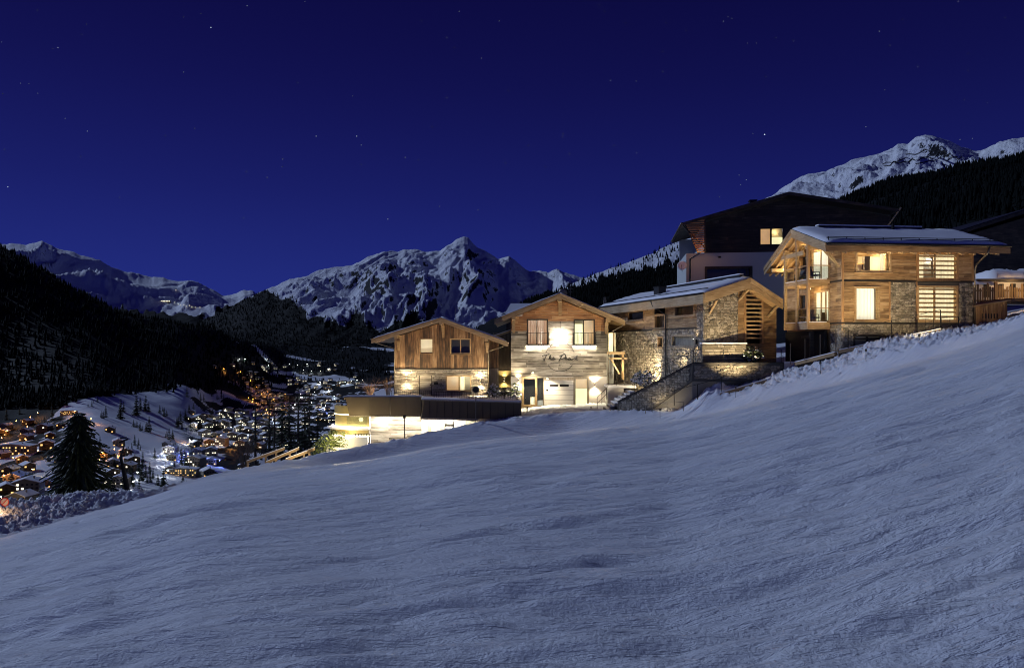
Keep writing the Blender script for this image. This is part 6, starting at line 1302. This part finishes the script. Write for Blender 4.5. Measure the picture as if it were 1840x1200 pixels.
# ================================================================ the town in the valley
MT['v_wall'] = plain('v_wall', (.24, .21, .17), .9, var=.3, sc=.3); MT['v_wood'] = plain('v_wood', (.13, .085, .05), .9, var=.3, sc=.3)
MT['win_warm'] = emit('win_warm', (1, .60, .20), 1.6); MT['win_white'] = emit('win_white', (1, .90, .66), 2.2); MT['win_dark'] = plain('win_dark', (.02, .02, .025), .3)
MT['lamp_orange'] = emit('lamp_orange', (1, .42, .08), 60); MT['lamp_white'] = emit('lamp_white', (.95, .97, 1), 70); MT['lamp_blue'] = emit('lamp_blue', (.22, .30, 1), 70); MT['lamp_warm'] = emit('lamp_warm', (1, .72, .32), 60)
def vhouse(w, d, h, roof_h, storeys, per, lit, seed, wallm, winm, label):
    rs = random.Random(seed); t = thing('town_house', label, 'house', (0, 0, -1000))
    mb = MB(); mb.box(-w/2, w/2, -d/2, d/2, -4, h); mb.prism([(-w/2, h+.002), (w/2, h+.002), (0, h+roof_h)], lambda a, b: (a, -d/2, b), lambda a, b: (a, d/2, b)); obj('wall', mb, wallm, t)
    mb = MB(); o_ = .9
    for s in (-1, 1): mb.prism([(s*(w/2+o_), h-roof_h*o_/(w/2)+.05), (0, h+roof_h+.05), (0, h+roof_h+.55), (s*(w/2+o_), h-roof_h*o_/(w/2)+.55)], lambda a, b: (a, -d/2-1, b), lambda a, b: (a, d/2+1, b))
    obj('roof', mb, 'snow', t)
    mb = MB(); mb.box(w*.2, w*.2+.8, -.4, .4, h+.3, h+roof_h+.9); obj('chimney', mb, 'v_wall', t)
    for fl_ in range(storeys):
        for k in range(per):
            x = -w/2+w*(k+.5)/per; z = h*(fl_+.5)/storeys; m = winm if rs.random() < lit else 'win_dark'; mb = MB(); mb.box(x-.75, x+.75, -d/2-.06, -d/2-.005, z-.7, z+.7); obj('window', mb, m, t)
    mb = MB(); mb.box(-w/2+.3, w/2-.3, -d/2-1.1, -d/2-.07, h*.52-.1, h*.52); obj('balcony', mb, 'v_wood', t)
    return t
PROTO = [vhouse(11, 12, 6.5, 2.4, 2, 4, .30, 1, 'v_wall', 'win_warm', 'x'), vhouse(10, 11, 6, 2.2, 2, 3, .35, 2, 'v_wood', 'win_warm', 'x'), vhouse(14, 12, 9, 2.6, 3, 5, .30, 3, 'v_wall', 'win_white', 'x'), vhouse(18, 13, 11, 2.8, 4, 6, .26, 4, 'v_wall', 'win_white', 'x'), vhouse(12, 11, 7, 2.3, 2, 4, .30, 5, 'v_wood', 'win_white', 'x'), vhouse(38, 13, 9.5, 2.4, 3, 12, .6, 6, 'v_wall', 'win_warm', 'x')]
rs = random.Random(99); placed = []
ORD = 'leftmost second third fourth fifth sixth seventh eighth ninth tenth eleventh twelfth'.split(); ROW = 'lowest second third fourth fifth sixth seventh eighth ninth tenth eleventh twelfth thirteenth fourteenth'.split()
def relabel(items, base, per=9):                               # items: (object, px, py); rows counted from the bottom, places from the left
    it = sorted(items, key=lambda q: -q[2]); nr = max(1, math.ceil(len(it)/per)); k = math.ceil(len(it)/nr)
    for r in range(nr):
        row = sorted(it[r*k:(r+1)*k], key=lambda q: q[1])
        for i, q in enumerate(row):
            w = ORD[i] if i == 0 else ORD[i]+' from the left'
            q[0]['label'] = '%s, %s in the %s row' % (base, w, ROW[r]) if nr > 1 else '%s, %s' % (base, w)

def put_house(px, py, k, label, group, rz=None, sc=1.0):
    P = valley_hit(px, py)
    if P is None or P.y < 260: return None
    s = 13*F/P.y*sc
    if any(abs(a-px) < .62*(s+b)*.8 and abs(c-py) < .34*(s+b)*.8 for a, c, b in placed): return None
    placed.append((px, py, s)); face = math.atan2(-P.x, P.y)*.6
    return copy_tree(PROTO[k], P-Vector((0, 0, .6)), face+(rs.random()-.5)*1.3 if rz is None else rz, sc, label, group)
HAND = [(27, 868, 0, 'tan lit house with a snowy roof left of the big spruce', .2, 1.1), (80, 775, 4, 'snow roofed house with two bright windows above the orange street', .1, 1.2), (84, 806, 1, 'gabled house with a lit peak below the orange lamps', .5, 1.3), (27, 815, 5, 'long hotel with rows of lit windows at the left edge', .05, 1.0), (124, 744, 5, 'low building with a glowing eave above the big spruce', .1, .55), (50, 890, 3, 'broad snow covered building below the tan house', .3, 1.0), (40, 909, 2, 'bright house just behind the red round sign', -.1, .85), (198, 776, 1, 'small chalet with bright windows on the snowy meadow', .3, 1.0), (216, 874, 2, 'snow roofed house right of the big spruce', .2, 1.0), (330, 853, 5, 'big lit hotel above the slope edge', .1, .75), (352, 838, 3, 'hotel with blue glow behind the lit hotel', -.2, 1.0), (404, 768, 3, 'tall white lit hotel in the middle of the town', .1, 1.0), (437, 845, 2, 'house at the slope edge beside the bare bush', .2, .8)]
for px, py, k, lb, rz, sc in HAND: put_house(px, py, k, lb, 'houses in the valley town', rz, sc)
CL = [((0, 118, 748, 905), 15, (0, 1, 4, 0, 1), 'snow roofed house with warm windows on the near left slope of the town'), ((175, 245, 800, 885), 9, (0, 1, 4), 'house on the dark slope right of the big spruce'), ((300, 392, 800, 862), 16, (0, 2, 3, 2), 'house around the bright street at the foot of the meadow'), ((335, 480, 742, 808), 44, (2, 2, 3, 4, 0), 'white lit house in the dense middle of the valley town'), ((432, 520, 672, 745), 28, (0, 1, 0, 2), 'warm lit house along the orange street up the valley'), ((520, 650, 676, 748), 44, (2, 4, 2, 0), 'small white lit house in the far right part of the town'), ((450, 610, 745, 815), 20, (0, 2, 4), 'house behind the thin conifers below the slope'), ((470, 605, 650, 668), 10, (2, 3), 'far house in the bright row above the town'), ((380, 455, 640, 662), 3, (0, 2), 'far house below the wooded slope at the head of the town')]
SH_ = dict(zip([c[3] for c in CL], ('snowy house on the near left slope', 'house right of the big spruce', 'house around the bright street', 'white lit house in mid town', 'warm lit house along the orange street', 'small white lit house at far right', 'house behind the thin conifers', 'far house in the bright row', 'far house at the valley head')))
for (x0_, x1_, y0_, y1_), n, ks, lb in CL:
    g = []
    for i in range(n*6):
        if len(g) >= n: break
        px = x0_+(x1_-x0_)*rs.random(); py = y0_+(y1_-y0_)*rs.random()
        if (x0_, y0_) == (432, 672) and abs(px-(440+(py-672)*1.0)) > 24: continue
        hs = put_house(px, py, ks[int(rs.random()*len(ks))], lb, lb.replace('house', 'houses', 1))
        if hs: g.append((hs, px, py))
    relabel(g, SH_[lb])
for r_ in PROTO:
    for c in list(r_.children): bpy.data.objects.remove(c)
    bpy.data.objects.remove(r_)
# street lamps: posts with bright heads; each throws its pool of light on the snow
def lamp_kit(mat):
    a = MB(); a.tube([(0,0,-2), (0,0,7.2), (.5,-.3,7.6)], .10, 5); b = MB(); b.lathe([(.05, -.38), (.42, -.12), (.48, .12), (.12, .38)], 8, (.5, -.3, 7.4)); return a.mesh('pole', MT['black']), b.mesh('head', MT[mat])
KIT = {k: lamp_kit('lamp_'+k) for k in ('orange', 'white', 'warm', 'blue')}
LC = {'orange': (1, .40, .09), 'white': (.92, .96, 1.0), 'warm': (1, .74, .38), 'blue': (.15, .22, 1)}
SL = {}
def street_lamp(px, py, col, e, label, group):
    P = valley_hit(px, py)
    if P is None: return
    t = thing('street_lamp', label, 'street lamp', P, rs.random()*6, group); link('pole', KIT[col][0], t); hd = link('head', KIT[col][1], t)
    SL.setdefault(label, []).append((t, px, py))
    if e: light('POINT', t, (.5, -.3, 6.6), e*min(1, (P.y/1000)**2) if col == 'white' else e, LC[col], size=.5)
for px, py, lb in ((55, 758, 'orange street lamp at the bend above the town'), (50, 776, 'orange street lamp below the bend'), (67, 750, 'topmost orange street lamp at the wood edge'), (2, 797, 'orange street lamp at the far left edge'), (67, 822, 'orange street lamp below the gabled house'), (8, 870, 'orange street lamp left of the tan house'), (163, 762, 'orange street lamp right of the spruce top'), (206, 818, 'orange street lamp at the foot of the meadow'), (181, 826, 'orange street lamp between spruce and meadow'), (30, 765, 'orange street lamp at the left wood edge'), (14, 783, 'orange street lamp above the long hotel'), (45, 800, 'orange street lamp beside the long hotel'), (25, 835, 'orange street lamp below the long hotel'), (135, 748, 'orange street lamp behind the spruce top')): street_lamp(px, py, 'orange', 5500, lb, 'orange street lamps of the near town')
for px, py, lb in ((58, 858, 'warm lamp beside the tan house'), (55, 908, 'bright lamp by the house behind the round sign'), (3, 915, 'bright lamp at the lower left corner of the town')): street_lamp(px, py, 'warm', 6000, lb, 'warm lamps of the near town')
for px, py in ((302, 858), (308, 846), (297, 838), (291, 826), (300, 818), (318, 812), (340, 800), (352, 772), (372, 782), (390, 762), (398, 790), (415, 775), (420, 752), (436, 770), (350, 818), (385, 802), (445, 790), (405, 744), (240, 880), (247, 862)): street_lamp(px, py, 'white', 3200, 'white street lamp in the bright middle of the town', 'white street lamps of the town')
for px, py in ((432, 672), (440, 684), (450, 688), (462, 700), (470, 712), (480, 708), (492, 722), (500, 735), (446, 720), (455, 722), (512, 712), (478, 742), (408, 672), (420, 806), (350, 800), (402, 667)): street_lamp(px, py, 'orange', 15000, 'orange street lamp along the street up the valley', 'orange street lamps up the valley')
for px, py in ((540, 712), (552, 700), (565, 708), (575, 690), (590, 704), (600, 716), (560, 728), (530, 732), (610, 692), (585, 734), (545, 745), (570, 752), (490, 760), (510, 775), (535, 765), (482, 660), (500, 662), (520, 657), (535, 658), (552, 657), (545, 668), (560, 670), (575, 669), (590, 666), (440, 649), (430, 649), (480, 648), (620, 690), (632, 688), (642, 686), (652, 686)): street_lamp(px, py, 'white', 13000, 'far white lamp in the upper town', 'far white lamps of the upper town')
for px, py in ((135, 888), (148, 887), (112, 886), (320, 826), (330, 829), (338, 826), (348, 829), (583, 742), (575, 741), (395, 838)): street_lamp(px, py, 'blue', 5000, 'blue glowing lamp among the houses of the town', 'blue lamps of the town')
for lb, it in SL.items():
    if len(it) > 1: relabel(it, ' '.join(lb.split()[:3])+' '+{'white': 'in the bright town middle', 'oran': 'up the valley', 'far ': 'in the upper town', 'blue': 'among the town houses'}.get(lb[:4].replace('whit', 'white'), 'in the town'), 8)
# a lit lodge and a string of lamps on the far snowfields
def far_hit(name, px, py):
    X, Y, Z, fr = MTS[name]; j = int(np.argmin(np.abs(X[0]/Y[0]*F+CX-px))); el = -(py-HY)/F; d = Z[:, j]-el*Y[:, j]; i = int(np.argmax(d > 0)); return Vector((X[i, j], Y[i, j], Z[i, j]))
P = far_hit('far_snowy_range', 301, 544); t = thing('mountain_lodge', 'long lit lodge on the far snowfield at the left', 'lodge', P+Vector((-45, -30, -4))); mb = MB(); mb.box(-60, 90, 0, 14, -20, 14); obj('wall', mb, 'v_wall', t)
for i in range(9): mb = MB(); x = -54+i*16; mb.box(x, x+11, -.4, -.02, 3, 10); obj('window', mb, 'win_white', t)
mb = MB(); mb.prism([(-3, 14.01), (17, 14.01), (7, 19)], lambda a, b: (-63, a, b), lambda a, b: (93, a, b)); obj('roof', mb, 'snow', t)
for i, (px, py) in enumerate(((316, 547), (321, 548.5), (326, 550), (331, 551), (336, 552), (341, 553), (346, 554), (352, 555), (360, 557), (316.5, 529))):
    P = far_hit('far_snowy_range', px, py); t = thing('piste_lamp', 'tiny white lamp on the far snowfield, %s from the lit lodge' % ('first second third fourth fifth sixth seventh eighth ninth'.split()[i] if i < 9 else 'highest one away'), 'lamp', P+Vector((0, -12, 6)), 0, 'lamps on the far snowfield'); mb = MB(); mb.lathe([(1, -3), (3, -1), (3, 1.5), (1, 3)], 6); obj('head', mb, 'win_white', t); mb = MB(); mb.box(-.4, .4, -.4, .4, -14, -3); obj('pole', mb, 'black', t)
# single firs on the meadows and between the houses
FM = []; FT = []
FIR = [conifer('fir_tree', (0, 0, -900), 14, 2.9, 'x', None, 12, 7, 60+i, start=.06, droop=.4, wid=.30, seg=2) for i in range(3)]
for px, py, h in ((190, 750, 20), (183, 751, 13), (217, 753, 34), (222, 740, 18), (245, 746, 34), (252, 735, 20), (262, 738, 26), (240, 767, 13), (268, 776, 26), (262, 775, 14), (252, 774, 14), (246, 768, 12), (304, 790, 20), (310, 788, 15), (300, 785, 12), (242, 800, 18), (248, 806, 14), (318, 768, 18), (324, 762, 22), (333, 756, 20), (327, 772, 14), (222, 812, 11), (228, 830, 24), (240, 842, 20), (250, 852, 26), (262, 858, 22), (232, 858, 20), (270, 866, 20), (205, 842, 18), (284, 872, 20), (275, 858, 16), (380, 712, 9), (390, 718, 10), (398, 716, 12), (372, 706, 9), (295, 748, 16), (287, 742, 14), (340, 742, 14), (175, 722, 10), (165, 730, 10), (355, 706, 9), (348, 736, 12)):
    for k_ in range(2):
      P = valley_hit(px+(rs.random()*16-8)*k_, py+(rs.random()*6-3)*k_)
      if P: FM.append((copy_tree(FIR[int(rs.random()*3)], P-Vector((0, 0, .5)), rs.random()*6, (h*1.25*(1-.35*k_)/F*P.y/14,)*2+(h*1.15*(1-.35*k_)/F*P.y/14,), 'dark fir standing on the snowy meadow beside the town', 'firs on the meadow'), px, py))
g = 0
for i in range(900):
    if g >= 130: break
    px = 0+650*rs.random()**.8; py = 672+225*rs.random()
    if 120 < px < 330 and py < 800: continue
    P = valley_hit(px, py)
    if P is None or P.y < 300: continue
    g += 1; FT.append((copy_tree(FIR[int(rs.random()*3)], P-Vector((0, 0, .5)), rs.random()*6, (.7+.8*rs.random()), 'dark fir between the houses of the valley town', 'firs between the houses'), px, py))
relabel(FM, 'dark fir on the snowy meadow', 10); relabel(FT, 'dark fir among the town houses', 11)
for r_ in FIR:
    for c in list(r_.children): bpy.data.objects.remove(c)
    bpy.data.objects.remove(r_)
# snow fences on the right-hand peak
for nf, (x0_, y0_, x1_, y1_) in enumerate(((1585, 296.5, 1628, 288), (1598, 300, 1640, 291), (1625, 284, 1672, 276), (1632, 294, 1662, 288), (1645, 296, 1690, 289), (1668, 288, 1700, 281), (1690, 287, 1728, 282), (1700, 292, 1728, 287), (1655, 285, 1700, 277), (1588, 301, 1610, 297))):
    pts = [far_hit('right_snowy_peak', x0_+(x1_-x0_)*k/5, y0_+(y1_-y0_)*k/5) for k in range(6)]; P = pts[0]; t = thing('avalanche_fence', 'thin dark avalanche fence on the right peak, %s' % ('long upper left', 'long lower left', 'top middle', 'short middle', 'lower middle', 'top right', 'middle right', 'short lower right', 'long upper right', 'lowest left')[nf], 'fence', P, 0, 'avalanche fences on the right peak'); mb = MB()
    for a, b in zip(pts, pts[1:]): mb.bar(a-P+Vector((0,-3,1.5)), b-P+Vector((0,-3,1.5)), .8, 4.2)
    obj('fence_run', mb, 'black', t)
# stars
STARS = [(67,19,.5),(104,86,1),(95,88,.3),(156,44,.4),(147,63,.3),(379,50,1.4),(330,31,.3),(330,130,.6),(361,25,.3),(444,11,.7),(3,76,.4),(37,150,.5),(52,151,.4),(5,169,.4),(68,168,.4),(117,213,.5),(157,236,.7),(145,282,.5),(8,269,.6),(14,336,1.3),(297,244,.4),(215,355,.4),(350,231,.3),(535,149,.6),(634,173,.4),(757,38,.5),(803,68,.7),(817,86,.4),(825,21,.6),(865,105,.6),(897,38,.6),(803,176,.7),(914,163,.5),(777,228,.6),(568,245,.9),(641,245,1),(649,261,.6),(508,286,.9),(507,300,.4),(728,283,.7),(443,309,.8),(480,319,.6),(649,296,.4),(752,288,.3),(697,394,.8),(790,371,.4),(438,392,.5),(908,293,.6),(859,377,.4),(548,3,.4),(1077,9,.9),(1086,20,.6),(1124,41,.4),(1197,41,.3),(1300,39,1.1),(1308,31,.5),(1315,34,.5),(1233,55,.4),(1394,68,.4),(1343,78,.4),(1359,78,.4),(1426,74,.6),(1191,93,.4),(1097,145,1.1),(1143,146,.4),(1191,129,.6),(1376,138,.5),(1580,57,1),(1622,36,.6),(1722,3,.9),(1599,82,.4),(1649,120,.9),(1740,97,.5),(1590,162,.4),(1374,242,1.9),(1353,240,.4),(1011,246,1),(1012,241,.4),(1023,277,.6),(1104,262,.5),(1144,275,.6),(1556,228,.6),(1733,180,.5),(1774,185,.4),(1725,251,.6),(1747,249,.5),(1328,315,.5),(1341,323,.5),(1331,332,.4),(1293,354,.3),(950,262,.3),(1740,127,.4),(1806,32,.4),(980,300,.3)]
mb = MB(); D_ = 42000.0
for px, py, b in STARS:
    c = at(px, py, D_); r_ = D_/F*(.44+.46*min(b, 1.6)); mb.add([c+Vector(v)*r_ for v in ((1,0,0), (-1,0,0), (0,1,0), (0,-1,0), (0,0,1), (0,0,-1))], [(0,2,4), (2,1,4), (1,3,4), (3,0,4), (2,0,5), (1,2,5), (3,1,5), (0,3,5)], min(.12+b*.45, 1))
t = NT('starlight'); e = t.N('Emission', {'Color': (.75, .85, 1, 1), 'Strength': t.math('MULTIPLY', t.attr('tint'), 1.1)}); t.surf(e.outputs[0]); MT['starlight'] = t.m
obj('stars', mb, 'starlight', None, kind='stuff')
